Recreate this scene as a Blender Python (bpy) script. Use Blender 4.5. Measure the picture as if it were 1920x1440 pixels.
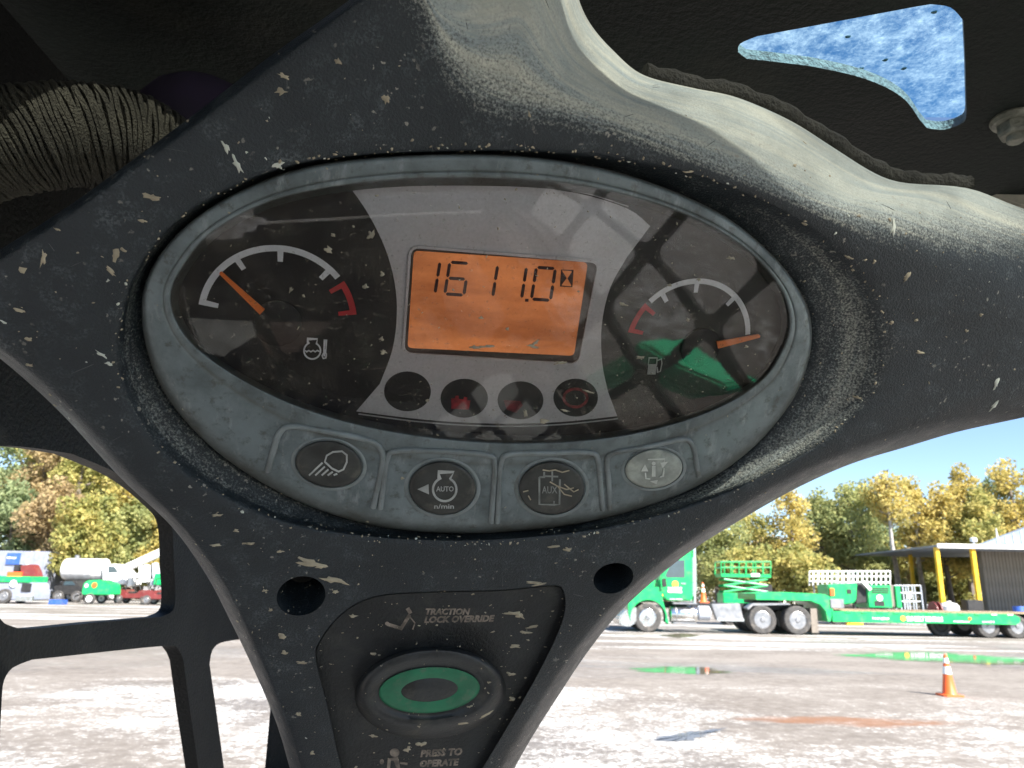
import bpy, bmesh, math, random
import numpy as np
from mathutils import Vector, Matrix, Euler
from mathutils.bvhtree import BVHTree

R = math.radians
random.seed(7); np.random.seed(7)
for o in list(bpy.data.objects): bpy.data.objects.remove(o)
scene = bpy.context.scene
COL = scene.collection

# ------------------------------------------------------------------ camera
FPX, CX, CY = 1442.0, 960.0, 720.0          # focal length and centre in photograph pixels
CAM = Vector((0, 0, 1.65)); PITCH = R(14.65); ROLL = R(1.0)
FWD = Vector((0, math.cos(PITCH), math.sin(PITCH)))
_r0 = Vector((1, 0, 0)); _u0 = Vector((0, -math.sin(PITCH), math.cos(PITCH)))
RIGHT = _r0*math.cos(ROLL) + _u0*math.sin(ROLL)
UP = -_r0*math.sin(ROLL) + _u0*math.cos(ROLL)
cd = bpy.data.cameras.new('camera'); cam = bpy.data.objects.new('camera', cd); COL.objects.link(cam)
m = Matrix((RIGHT, UP, -FWD)).transposed().to_4x4(); m.translation = CAM
cam.matrix_world = m
cd.sensor_width = 36; cd.lens = FPX/1920*36; cd.clip_start = 0.01; cd.clip_end = 3000
cd.dof.use_dof = True; cd.dof.focus_distance = 0.305; cd.dof.aperture_fstop = 36
scene.camera = cam

# ------------------------------------------------------------------ world, sun, exposure
SUN_AZ, SUN_EL = R(140), R(44)               # clockwise from the view direction (+Y)
w = bpy.data.worlds.new('World'); scene.world = w; w.use_nodes = True
nt = w.node_tree; nt.nodes.clear()
sky = nt.nodes.new('ShaderNodeTexSky'); sky.sky_type = 'NISHITA'; sky.sun_disc = False
sky.sun_elevation = SUN_EL; sky.sun_rotation = SUN_AZ; sky.altitude = 60; sky.air_density = 0.75; sky.dust_density = 0.0; sky.ozone_density = 2.0
bg = nt.nodes.new('ShaderNodeBackground'); bg.inputs[1].default_value = 0.075
wo = nt.nodes.new('ShaderNodeOutputWorld')
nt.links.new(sky.outputs[0], bg.inputs[0]); nt.links.new(bg.outputs[0], wo.inputs[0])
sd = bpy.data.lights.new('sun', 'SUN'); sd.energy = 5.0; sd.angle = R(0.5); sd.color = (1, .955, .88)
sun = bpy.data.objects.new('sun', sd); COL.objects.link(sun)
SUNDIR = Vector((math.cos(SUN_EL)*math.sin(SUN_AZ), math.cos(SUN_EL)*math.cos(SUN_AZ), math.sin(SUN_EL)))
sun.rotation_euler = SUNDIR.to_track_quat('Z', 'Y').to_euler()
sun.location = (20, -20, 40)
vs = scene.view_settings; vs.view_transform = 'Standard'; vs.look = 'None'; vs.gamma = 1; vs.exposure = 1.75
vs.use_curve_mapping = False
scene.cycles.max_bounces = 8; scene.cycles.diffuse_bounces = 4; scene.cycles.transparent_max_bounces = 12
scene.cycles.use_denoising = True
scene.cycles.sample_clamp_indirect = 8

# ------------------------------------------------------------------ geometry of the view
def ray(px, py): return FWD + RIGHT*((px-CX)/FPX) - UP*((py-CY)/FPX)
def onplane(px, py, p0, n):
    d = ray(px, py); t = (Vector(p0)-CAM).dot(n)/d.dot(n); return CAM + d*t
def W(px, py, Y): return onplane(px, py, (0, Y, 0), Vector((0, 1, 0)))
def G(px, py): return onplane(px, py, (0, 0, 0), Vector((0, 0, 1)))

# ------------------------------------------------------------------ mesh helpers
class MB:
    def __init__(s): s.v = []; s.f = []; s.uv = None
    def add(s, v, f):
        b = len(s.v); s.v += [tuple(x) for x in v]; s.f += [tuple(i+b for i in q) for q in f]; return s
    def box(s, a, b):
        x0, y0, z0 = a; x1, y1, z1 = b
        return s.add([(x0,y0,z0),(x1,y0,z0),(x1,y1,z0),(x0,y1,z0),(x0,y0,z1),(x1,y0,z1),(x1,y1,z1),(x0,y1,z1)],
                     [(0,3,2,1),(4,5,6,7),(0,1,5,4),(1,2,6,5),(2,3,7,6),(3,0,4,7)])
    def prism(s, pts, off):
        """closed outline of 3D points, extruded by the vector off"""
        n = len(pts); a = [Vector(p) for p in pts]; b = [p+Vector(off) for p in a]
        return s.add(a+b, [tuple(range(n-1,-1,-1)), tuple(range(n,2*n))] + [(i,(i+1)%n,n+(i+1)%n,n+i) for i in range(n)])
    def tube(s, path, r, n=8, caps=True, rs=None, rz=None):
        path = [Vector(p) for p in path]; m_ = len(path); v = []
        up = Vector((0,0,1)); prev = None
        for i, p in enumerate(path):
            t = (path[min(i+1,m_-1)]-path[max(i-1,0)]).normalized()
            if prev is None:
                a = t.cross(up)
                if a.length < 1e-3: a = t.cross(Vector((1,0,0)))
                a.normalize()
            else:
                a = (prev - t*prev.dot(t)).normalized()
            prev = a; b = t.cross(a); rr = rs[i] if rs else r
            for k in range(n):
                q = 2*math.pi*k/n; v.append(p + (a*math.cos(q)+b*math.sin(q))*rr)
        f = [(i*n+k, i*n+(k+1)%n, (i+1)*n+(k+1)%n, (i+1)*n+k) for i in range(m_-1) for k in range(n)]
        if caps: f += [tuple(range(n-1,-1,-1)), tuple(range((m_-1)*n, m_*n))]
        return s.add(v, f)
    def lathe(s, c, axis, prof, n=28):
        """prof: list of (radius, along axis)"""
        ax = Vector(axis).normalized(); a = ax.orthogonal().normalized(); b = ax.cross(a); c = Vector(c); v = []
        for r, h in prof:
            for k in range(n):
                q = 2*math.pi*k/n; v.append(c + ax*h + (a*math.cos(q)+b*math.sin(q))*r)
        m_ = len(prof)
        f = [(i*n+k, i*n+(k+1)%n, (i+1)*n+(k+1)%n, (i+1)*n+k) for i in range(m_-1) for k in range(n)]
        f += [tuple(range(n-1,-1,-1)), tuple(range((m_-1)*n, m_*n))]
        return s.add(v, f)
    def build(s, name, mat, parent=None, smooth=False, angle=35, org=(0,0,0)):
        return mk(name, s.v, s.f, mat, parent, smooth, angle, org)

def sharpen(me, angle):
    bm = bmesh.new(); bm.from_mesh(me)
    for f in bm.faces: f.smooth = True
    for e in bm.edges:
        if len(e.link_faces) == 2: e.smooth = e.calc_face_angle(0) < R(angle)
    bm.to_mesh(me); bm.free()

def mk(name, v, f, mat, parent=None, smooth=False, angle=35, org=(0,0,0)):
    me = bpy.data.meshes.new(name); o_ = Vector(org)
    me.from_pydata([tuple(Vector(p)-o_) for p in v], [], f); me.update()
    bm = bmesh.new(); bm.from_mesh(me); bmesh.ops.recalc_face_normals(bm, faces=bm.faces); bm.to_mesh(me); bm.free()
    if smooth: sharpen(me, angle)
    o = bpy.data.objects.new(name, me); COL.objects.link(o)
    if mat: me.materials.append(mat)
    if parent: o.parent = parent
    return o

def bevel(o, wd, seg=2):
    bm = bmesh.new(); bm.from_mesh(o.data)
    bmesh.ops.bevel(bm, geom=[e for e in bm.edges if len(e.link_faces)==2 and e.calc_face_angle(0) > R(25)], offset=wd, segments=seg, affect='EDGES', clamp_overlap=True)
    bm.to_mesh(o.data); bm.free(); sharpen(o.data, 40); return o

def tag(o, label=None, cat=None, group=None, kind=None):
    if label: o['label'] = label
    if cat: o['category'] = cat
    if group: o['group'] = group
    if kind: o['kind'] = kind
    return o
def empty(name, loc=(0,0,0), label=None, cat=None, group=None):
    o = bpy.data.objects.new(name, None); COL.objects.link(o); o.location = loc; o.empty_display_size = .1
    return tag(o, label, cat, group)
def copy_tree(o, parent=None):
    c = o.copy(); COL.objects.link(c)
    if parent: c.parent = parent
    for ch in list(o.children): copy_tree(ch, c)
    return c

# ------------------------------------------------------------------ material helpers
class NT:
    def __init__(s, name):
        s.m = bpy.data.materials.new(name); s.m.use_nodes = True; s.t = s.m.node_tree; s.t.nodes.clear()
        s.out = s.t.nodes.new('ShaderNodeOutputMaterial')
    def n(s, typ, **kw):
        x = s.t.nodes.new('ShaderNode'+typ)
        for k, v in kw.items():
            if k.startswith('i_'):
                key = k[2:]; key = int(key) if key.isdigit() else key.replace('_', ' ')
                s.set(x.inputs[key], v)
            else: setattr(x, k, v)
        return x
    def set(s, sock, v):
        if isinstance(v, bpy.types.NodeSocket): s.t.links.new(v, sock)
        elif isinstance(v, bpy.types.Node): s.t.links.new(v.outputs[0], sock)
        else:
            if isinstance(v, tuple) and len(v) == 3 and sock.type == 'RGBA': v = v+(1,)
            sock.default_value = v
    def coord(s, scale=(1,1,1), kind='Object', rot=(0,0,0), loc=(0,0,0)):
        c = s.n('TexCoord'); mp = s.n('Mapping'); s.t.links.new(c.outputs[kind], mp.inputs[0])
        mp.inputs['Scale'].default_value = scale; mp.inputs['Rotation'].default_value = rot; mp.inputs['Location'].default_value = loc
        return mp.outputs[0]
    def noise(s, vec, scale, detail=4, rough=.55, dist=0):
        x = s.n('TexNoise', i_Scale=scale, i_Detail=detail, i_Roughness=rough, i_Distortion=dist)
        if vec is not None: s.t.links.new(vec, x.inputs['Vector'])
        return x.outputs[0]
    def ramp(s, fac, a, b, lo=0., hi=1.):
        x = s.n('MapRange', i_1=a, i_2=b, i_3=lo, i_4=hi); s.set(x.inputs[0], fac); x.interpolation_type = 'SMOOTHSTEP'; return x.outputs[0]
    def math(s, op, a, b=0., c=0., clamp=False):
        x = s.n('Math', operation=op, use_clamp=clamp); s.set(x.inputs[0], a); s.set(x.inputs[1], b); s.set(x.inputs[2], c); return x.outputs[0]
    def mix(s, fac, a, b):
        x = s.n('Mix', data_type='RGBA'); s.set(x.inputs[0], fac); s.set(x.inputs[6], a); s.set(x.inputs[7], b); return x.outputs[2]
    def bsdf(s, **kw):
        x = s.n('BsdfPrincipled')
        for k, v in kw.items(): s.set(x.inputs[k.replace('_', ' ')], v)
        s.t.links.new(x.outputs[0], s.out.inputs[0]); return x
    def bump(s, h, strength=.3, dist=.001, nrm=None):
        x = s.n('Bump', i_Strength=strength, i_Distance=dist, i_Height=h)
        if nrm is not None: s.set(x.inputs['Normal'], nrm)
        return x.outputs[0]
    def attr(s, name): return s.n('Attribute', attribute_name=name).outputs['Fac']

def simple(name, col, rough=.5, metal=0., var=.15, scale=6., bump=0., bscale=40., dirt=None, dirtcol=(.22,.18,.13), spec=.5, coat=0.):
    k = NT(name); c = k.coord(); nz = k.noise(c, scale, 5)
    base = k.mix(k.ramp(nz, .3, .7), tuple(x*(1-var) for x in col), tuple(min(1, x*(1+var)) for x in col))
    if dirt: base = k.mix(k.ramp(k.noise(c, dirt, 6, .65), .5, .75, 0, .75), base, dirtcol)
    b = k.bsdf(Base_Color=base, Roughness=k.ramp(nz, .2, .8, max(0, rough-.1), min(1, rough+.1)), Metallic=metal, Specular_IOR_Level=spec, Coat_Weight=coat)
    if bump: k.set(b.inputs['Normal'], k.bump(k.noise(c, bscale, 4), bump, .01))
    return k.m
M = {}
# ================================================================== cab interior materials
def plastic_mat():
    k = NT('black_grained_plastic'); c = k.coord()
    grain = k.noise(c, 1150, 4, .62); mid = k.noise(c, 130, 5, .6); big = k.noise(c, 14, 5, .6)
    uvs = k.n('UVMap', uv_map='UVMap').outputs[0]
    mp = k.n('Mapping'); k.t.links.new(uvs, mp.inputs[0]); mp.inputs['Scale'].default_value = (5, 17, 1)
    streak = k.noise(mp.outputs[0], 1.5, 7, .66, 1.1)
    base = k.mix(k.ramp(big, .3, .7), (.011,.0165,.0215), (.020,.0275,.034))
    d = k.attr('dust')
    # dust film that settled on the shelf-like faces, wiped in streaks by fingers, with sky sheen painted in
    wob = k.math('ADD', k.math('MULTIPLY', k.math('SUBTRACT', grain, .5), .95), k.math('ADD', k.math('MULTIPLY', k.math('SUBTRACT', streak, .5), .38), k.math('MULTIPLY', k.math('SUBTRACT', mid, .5), .22)))
    film = k.math('MULTIPLY', k.ramp(k.math('ADD', d, wob), .22, .78), k.ramp(d, .0, .35))
    dust_sheen = k.mix(k.ramp(streak, .3, .66), (.36,.42,.43), (.62,.62,.53)); dust_sheen = k.mix(k.ramp(grain, .3, .7, .35, 0), dust_sheen, (.22,.22,.20))
    base = k.mix(film, base, dust_sheen)
    scuff = k.math('MULTIPLY', k.ramp(mid, .46, .72), k.ramp(big, .32, .68, .12, .62))
    scuff = k.math('MULTIPLY', scuff, k.ramp(grain, .42, .62))
    base = k.mix(scuff, base, (.155,.18,.19))
    speck = k.math('MULTIPLY', k.ramp(k.noise(c, 420, 2, .5), .66, .72), k.ramp(k.noise(c, 40, 3), .45, .62))
    base = k.mix(k.math('MULTIPLY', speck, .8), base, (.38,.36,.31))
    rough = k.math('ADD', k.ramp(mid, .3, .7, .34, .50), k.math('MULTIPLY', film, .4), clamp=True)
    b = k.bsdf(Base_Color=base, Roughness=rough, Specular_IOR_Level=.5)
    n1 = k.bump(grain, .7, .0008); k.set(b.inputs['Normal'], k.bump(mid, .12, .002, n1))
    return k.m
M['plastic'] = plastic_mat()
def bezel_mat():
    k = NT('worn_silver_grey_plastic'); c = k.coord()
    a = k.noise(c, 30, 6, .65); b_ = k.noise(k.coord((1,.35,1), rot=(0,0,.5)), 160, 5, .7); f = k.noise(c, 700, 2)
    base = k.mix(k.ramp(a, .35, .68), (.175,.21,.222), (.080,.098,.104))
    base = k.mix(k.ramp(b_, .52, .72, 0, .7), base, (.28,.31,.32))
    base = k.mix(k.ramp(k.noise(c, 220, 5, .7), .52, .70, 0, .65), base, (.06,.06,.052))
    base = k.mix(k.math('MULTIPLY', k.attr('edge_dark'), k.ramp(a, .2, .7, .35, .9)), base, (.085,.082,.066))  # ring attribute darkens the inner wall, groove and outer edge
    b = k.bsdf(Base_Color=base, Roughness=k.ramp(a, .3, .7, .38, .6), Metallic=.15)
    k.set(b.inputs['Normal'], k.bump(f, .15, .0004)); return k.m
M['bezel'] = bezel_mat()
M['ridge'] = simple('button_surround_plastic', (.18,.205,.21), .5, .1, .25, 60, dirt=90, dirtcol=(.08,.075,.06))
M['button'] = simple('black_rubber_button', (.035,.036,.034), .55, 0, .4, 90, dirt=120, dirtcol=(.11,.105,.085))
M['button_pale'] = simple('dust_worn_button', (.30,.32,.29), .6, 0, .3, 120, dirt=160, dirtcol=(.44,.46,.39))
M['print'] = simple('grey_print', (.36,.37,.36), .6, var=.2, scale=150)
M['print_dim'] = simple('worn_grey_print', (.19,.20,.19), .6, var=.3, scale=200)
M['print_pale'] = simple('bright_worn_print', (.52,.54,.50), .6, var=.2, scale=150)
M['print_tan'] = simple('faded_tan_print', (.20,.165,.135), .7, var=.5, scale=260)
M['dial_black'] = simple('gauge_black', (.012,.011,.012), .5, var=.2, scale=30)
M['dial_silver'] = simple('gauge_silver', (.50,.505,.53), .5, .05, .06, 900)
M['dial_line'] = simple('gauge_silver_line', (.42,.43,.45), .5, .1, .1, 100)
M['dial_white'] = simple('gauge_white_print', (.72,.74,.78), .6, var=.08, scale=200)
M['dial_red'] = simple('gauge_red_print', (.48,.035,.04), .6, var=.12, scale=200)
M['lamp_red'] = simple('unlit_lamp_red', (.30,.025,.03), .6, var=.4, scale=300)
M['dull_red'] = simple('unlit_red_print', (.16,.02,.025), .6, var=.5, scale=300)
M['needle'] = simple('orange_needle', (.85,.20,.03), .5, var=.08, scale=100)
M['hub'] = simple('needle_hub', (.012,.012,.014), .6, var=.2)
M['lcd_frame'] = simple('display_frame', (.055,.042,.035), .6, var=.2, scale=120)
M['lcd_ink'] = simple('display_segment', (.035,.012,.012), .6, var=.3, scale=300)
def lcd_mat():
    k = NT('backlit_orange_display'); c = k.coord(); s = k.n('SeparateXYZ'); k.t.links.new(c, s.inputs[0])
    band = k.noise(k.coord((14, 60, 1)), 1., 4); fine = k.noise(c, 900, 2)
    col = k.mix(k.ramp(band, .35, .65), (.36,.105,.03), (.68,.225,.07))
    b = k.bsdf(Base_Color=k.mix(.5, col, (.1,.04,.02)), Roughness=.5, Emission_Color=col, Emission_Strength=k.ramp(fine, .3, .7, .12, .165))
    return k.m
M['lcd'] = lcd_mat()
def lens_mat():
    k = NT('scratched_clear_lens'); c = k.coord()
    tr = k.n('BsdfTransparent'); gl = k.n('BsdfGlossy', i_Color=(1,1,1), i_Roughness=.03); df = k.n('BsdfDiffuse', i_Color=(.30,.27,.21))
    fr = k.n('Fresnel', i_IOR=1.52); fac = k.math('MULTIPLY', fr, .85)
    mx = k.n('MixShader'); k.set(mx.inputs[0], fac); k.t.links.new(tr.outputs[0], mx.inputs[1]); k.t.links.new(gl.outputs[0], mx.inputs[2])
    dust = k.math('ADD', k.math('MULTIPLY', k.ramp(k.noise(c, 60, 6, .7), .35, .75), .10), k.math('MULTIPLY', k.ramp(k.noise(c, 520, 3, .6), .60, .72), .28))
    scr = k.math('MULTIPLY', k.ramp(k.noise(k.coord((1,9,1), rot=(0,0,.9)), 130, 3), .68, .74), .25)
    mx2 = k.n('MixShader'); k.set(mx2.inputs[0], k.math('MAXIMUM', dust, scr)); k.t.links.new(mx.outputs[0], mx2.inputs[1]); k.t.links.new(df.outputs[0], mx2.inputs[2])
    k.t.links.new(mx2.outputs[0], k.out.inputs[0]); return k.m
M['lens'] = lens_mat()
M['mud'] = simple('dried_tan_mud', (.40,.345,.25), .9, var=.25, scale=150)
M['mud_pale'] = simple('dried_pale_splash', (.60,.62,.55), .85, var=.12, scale=150)
M['scratch'] = simple('grey_scratch', (.11,.115,.115), .8, var=.3, scale=150)
M['mud_film'] = simple('thin_dust_fleck', (.30,.275,.21), .9, var=.3, scale=150)
M['foam'] = simple('dark_foam_seal', (.035,.034,.028), .95, var=.3, scale=200, bump=.6, bscale=500)
M['steel'] = simple('black_powder_coated_steel', (.008,.0085,.008), .6, var=.3, scale=9, bump=.25, bscale=350, dirt=14, dirtcol=(.02,.019,.016), spec=.25)
M['roofsteel'] = simple('dusty_dark_roof_steel', (.016,.021,.018), .75, var=.35, scale=12, bump=.3, bscale=300, dirt=7, dirtcol=(.045,.046,.037), spec=.2)
M['litedge'] = simple('sky_lit_steel_edge', (.13,.125,.115), .6, var=.25, scale=220, bump=.5, bscale=300)  # plate edge paler than the roof, to paint in skylight
M['nut'] = simple('dusty_zinc_nut', (.24,.245,.20), .6, .3, .3, 150, bump=.3, bscale=300)
M['cord'] = simple('olive_wrapped_cord', (.085,.08,.058), .95, var=.35, scale=60, bump=.8, bscale=900)
M['purple'] = simple('dark_violet_cloth', (.022,.014,.034), .85, var=.3, scale=40)
M['green_switch'] = simple('green_switch_ring', (.022,.17,.085), .5, var=.2, scale=110, dirt=160, dirtcol=(.12,.16,.11))
M['switch_black'] = simple('worn_switch_rubber', (.028,.030,.032), .5, var=.4, scale=70, dirt=60, dirtcol=(.085,.08,.062), bump=.1, bscale=600)
M['plate'] = simple('dark_switch_plate', (.017,.0185,.020), .55, var=.35, scale=35, dirt=45, dirtcol=(.045,.045,.04), bump=.2, bscale=700)
M['hole'] = simple('dark_socket', (.012,.011,.010), .8)
M['green_arm'] = simple('green_loader_paint', (.015,.70,.30), .45, var=.1)

# ================================================================== instrument panel: plane and frame
PD = 0.30
ta, tb = math.tan(R(13)), math.tan(R(24))
PN = (RIGHT*ta - UP*tb - FWD).normalized()            # towards the viewer
PP0 = CAM + FWD*PD
PO = onplane(890, 640, PP0, PN)
PU = (onplane(1102, 585, PP0, PN) - onplane(764, 563, PP0, PN)).normalized()
PV = PN.cross(PU).normalized()
PM = Matrix((PU, PV, PN)).transposed().to_4x4(); PM.translation = PO
PMI = PM.inverted()
def pl(px, py, h=0.):
    """photograph pixel -> panel-local point on the plane h mm above the panel plane"""
    return PMI @ onplane(px, py, PO + PN*(h*.001), PN)
panel = empty('instrument_panel', label='mud-flecked black instrument panel with oval gauge cluster and orange hour display', cat='instrument panel')
panel.matrix_world = PM

def catmull(pts, n, closed=True):
    pts = [np.array(p, float) for p in pts]; m_ = len(pts); out = []
    rng = range(m_ if closed else m_-1)
    for i in rng:
        g = (lambda j: pts[j % m_]) if closed else (lambda j: pts[min(max(j, 0), m_-1)])
        p0, p1, p2, p3 = g(i-1), g(i), g(i+1), g(i+2)
        for k in range(n):
            t = k/n
            out.append(.5*((2*p1)+(-p0+p2)*t+(2*p0-5*p1+4*p2-p3)*t*t+(-p0+3*p1-3*p2+p3)*t**3))
    if not closed: out.append(pts[-1])
    return out
PC = (890., 640.)
NA = 540
TH = np.linspace(-math.pi, math.pi, NA, endpoint=False)
def polar(pts):
    """closed outline [(px,py[,h])] -> arrays r(theta), h(theta) about PC"""
    q = np.array(catmull([p if len(p) == 3 else (*p, 0) for p in pts], 14))
    th = np.arctan2(q[:,1]-PC[1], q[:,0]-PC[0]); r = np.hypot(q[:,0]-PC[0], q[:,1]-PC[1])
    o = np.argsort(th); th, r, h = th[o], r[o], q[o,2]
    th = np.concatenate([th-2*math.pi, th, th+2*math.pi])
    return np.interp(TH, th, np.tile(r, 3)), np.interp(TH, th, np.tile(h, 3))
def ring_pts(r, h): return [pl(PC[0]+r[k]*math.cos(TH[k]), PC[1]+r[k]*math.sin(TH[k]), h[k]) for k in range(NA)]

BEZ = [(266,600),(276,520),(330,440),(420,373),(550,318),(700,294),(890,287),(1050,300),(1200,335),(1350,400),(1450,480),(1505,555),(1522,615),(1515,680),(1480,760),(1400,850),(1290,920),(1140,970),(1000,993),(850,1000),(700,985),(560,940),(430,865),(340,780),(288,695)]
LENS = [(318,560),(340,500),(400,432),(520,372),(700,339),(900,332),(1080,345),(1250,388),(1380,452),(1458,530),(1482,600),(1466,660),(1420,722),(1320,776),(1180,815),(1020,831),(850,826),(680,799),(540,755),(420,692),(345,628)]
LIP = [(890,280),(700,286),(540,309),(400,366),(310,432),(250,515),(224,600),(218,670),(237,745),(295,835),(385,910),(520,975),(680,1005),(850,1014),(1000,1007),(1150,987),(1300,945),(1440,885),(1560,812),(1630,735),(1655,650),(1640,560),(1580,480),(1480,405),(1350,345),(1200,303),(1050,284)]
RIDGE = [(790,0),(700,-8),(500,138),(330,266),(130,408),(0,497),(-90,562),(-80,592),(30,672),(140,768),(255,893),(345,985),(418,1080),(462,1160),(508,1265),(548,1360),(570,1440),(585,1500),(612,1600),(700,1645),(875,1605),(935,1440),(975,1370),(1018,1300),(1068,1225),(1130,1150),(1200,1082),(1280,1020),(1380,953),(1468,899),(1570,850),(1700,800),(1920,737),(2100,698),(2400,650),(2560,625),(2580,600),(2540,585),(2350,580),(2100,590),(1920,560),(1800,500),(1680,448),(1560,402),(1450,358),(1350,318),(1250,277),(1150,240),(1050,212),(940,185),(870,140),(820,70)]
SIL = [(1020,-260,-40),(960,-222,-34),(900,-180,-26),(800,-110,-10),(655,0,-5),(500,110,-5),(330,240,-5),(130,385,-5),(0,468,-5),(-80,520,-6),(-130,560,-10),(-100,600,-14),(0,672,-14),(110,770,-14),(225,895,-14),(320,985,-14),(385,1075,-14),(430,1160,-14),(480,1265,-14),(520,1360,-14),(543,1440,-14),(560,1500,-14),(590,1640,-14),(700,1690,-14),(890,1650,-16),(930,1520,-16),(965,1440,-16),(1005,1370,-18),(1050,1300,-18),(1100,1225,-18),(1160,1150,-18),(1230,1085,-18),(1300,1030,-18),(1400,968,-18),(1500,912,-18),(1600,868,-18),(1700,838,-18),(1800,808,-18),(1920,783,-18),(2100,742,-18),(2400,690,-20),(2620,665,-24),(2660,600,-28),(2600,525,-32),(2350,490,-36),(2100,445,-38),(1920,392,-38),(1885,379,-38),(1806,349,-38),(1700,345,-38),(1640,325,-38),(1560,275,-38),(1480,225,-38),(1380,182,-38),(1300,165,-38),(1205,140,-38),(1150,95,-40),(1110,50,-40),(1085,0,-40),(1060,-100,-38)]
rB, _ = polar(BEZ); rL, _ = polar(LENS); rP, _ = polar(LIP); rR, _ = polar(RIDGE); rS, hS = polar(SIL)
one = np.ones(NA)
rR = np.minimum(np.maximum(rR, rP+6), rS-4); 
ang = np.degrees(TH)
topright = np.clip(np.minimum((ang+112)/16, (-4-ang)/14), 0, 1)          # the shelf-like upper right rim
# ---- housing: a closed shell lofted through rings, then cut for the switch plate and the two bolt sockets
prof = []   # (r, h, dust)
lowright = np.maximum(np.clip(1-np.abs(ang-22)/55, 0, 1), .42*np.clip(1-np.abs(np.abs(ang)-165)/45, 0, 1))
prof.append((rB-9, one*-14., one*.2)); prof.append((rB-1, one*-10., one*.25))
prof.append((rB*.35+rP*.65, one*-3.5, .20+.34*lowright)); prof.append((rP, one*1.6, .10+.26*lowright))
prof.append((rP+(rR-rP)*.12, one*2.6, one*.1)); prof.append((rP*.5+rR*.5, one*3.2, .02+.16*topright))
prof.append((rR, one*2.6, (.03+.44*topright)))  # dust weight spread past the rim to paint in sky-lit grain
prof.append((rR*.65+rS*.35, 2.6+(hS-2.6)*.12, .05+.75*topright))
prof.append((rR*.25+rS*.75, 2.6+(hS-2.6)*.48, .05+.95*topright))
prof.append((rS, hS, .05+.95*topright)); prof.append((rS*.985, hS-12, .05+.9*topright)); prof.append((rS*.93, one*-80., one*0.))
rings = [np.array([tuple(p) for p in ring_pts(r, h)]) for r, h, d in prof]
dus = [d for r, h, d in prof]
def centripetal(P, D, n):
    out, od = [], []; m_ = len(P)
    for i in range(m_-1):
        p1, p2 = P[i], P[i+1]; p0 = P[i-1] if i else 2*p1-p2; p3 = P[i+2] if i+2 < m_ else 2*p2-p1
        def dt(a, b): return np.maximum(np.sqrt(np.linalg.norm(b-a, axis=1, keepdims=True)), 1e-5)
        t1 = dt(p0, p1); t2 = t1+dt(p1, p2); t3 = t2+dt(p2, p3)
        for k in range(n):
            t = t1+(t2-t1)*(k/n)
            A1 = (t1-t)/t1*p0+t/t1*p1; A2 = (t2-t)/(t2-t1)*p1+(t-t1)/(t2-t1)*p2; A3 = (t3-t)/(t3-t2)*p2+(t-t2)/(t3-t2)*p3
            B1 = (t2-t)/t2*A1+t/t2*A2; B2 = (t3-t)/(t3-t1)*A2+(t-t1)/(t3-t1)*A3
            out.append((t2-t)/(t2-t1)*B1+(t-t1)/(t2-t1)*B2); od.append(D[i]*(1-k/n)+D[i+1]*(k/n))
    out.append(P[-1]); od.append(D[-1]); return out, od
HR, HD = centripetal(rings, dus, 5)
# light smoothing round the ring keeps hand-traced kinks out of the surface
for i in range(15, len(HR)-6):
    a = HR[i]; HR[i] = (np.roll(a,2,0)+2*np.roll(a,1,0)+3*a+2*np.roll(a,-1,0)+np.roll(a,-2,0))/9
def ring_mesh(rows, closed_rows=False, attrs=None, aname='dust', name='x', mat=None, parent=None, angle=50, uv=True):
    n = len(rows[0]); v = [tuple(p) for r in rows for p in r]; m_ = len(rows); f = []
    for i in range(m_ if closed_rows else m_-1):
        j = (i+1) % m_
        for k in range(n): f.append((i*n+k, i*n+(k+1)%n, j*n+(k+1)%n, j*n+k))
    me = bpy.data.meshes.new(name); me.from_pydata(v, [], f); me.update()
    if attrs is not None:
        at = me.attributes.new(aname, 'FLOAT', 'POINT'); at.data.foreach_set('value', np.concatenate(attrs).astype(np.float32))
    if uv:
        ul = me.uv_layers.new(name='UVMap'); i_ = 0
        for fi in range(len(f)):
            i, k = divmod(fi, n)
            for (a, b) in ((k,i),(k+1,i),(k+1,i+1),(k,i+1)): ul.data[i_].uv = (a/n, b/m_); i_ += 1
    bm = bmesh.new(); bm.from_mesh(me); bmesh.ops.recalc_face_normals(bm, faces=bm.faces); bm.to_mesh(me); bm.free()
    sharpen(me, angle)
    o = bpy.data.objects.new(name, me); COL.objects.link(o); me.materials.append(mat)
    if parent: o.parent = parent
    return o
inner_back = np.array([tuple(p) for p in ring_pts(rB-9, one*-80.)])
housing = ring_mesh(HR+[inner_back], True, HD+[one*0.], 'dust', 'housing', M['plastic'])
PLATE = [(592,1235),(600,1200),(640,1150),(700,1118),(800,1109),(930,1106),(1000,1100),(1040,1097),(1056,1106),(1060,1140),(1045,1190),(1000,1280),(950,1365),(905,1440),(840,1545),(700,1575),(670,1540),(640,1440),(615,1330)]
def ell(cx, cy, rx, ry, rot=0, n=40, h=0.):
    c, s = math.cos(R(rot)), math.sin(R(rot))
    return [pl(cx+rx*math.cos(t)*c-ry*math.sin(t)*s, cy+rx*math.cos(t)*s+ry*math.sin(t)*c, h) for t in [2*math.pi*k/n for k in range(n)]]
def pcut(pts_lo, pts_hi):
    n = len(pts_lo)
    o = mk('cutter', list(pts_lo)+list(pts_hi), [tuple(range(n-1,-1,-1)), tuple(range(n,2*n))]+[(i,(i+1)%n,n+(i+1)%n,n+i) for i in range(n)], None)
    return o
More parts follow.
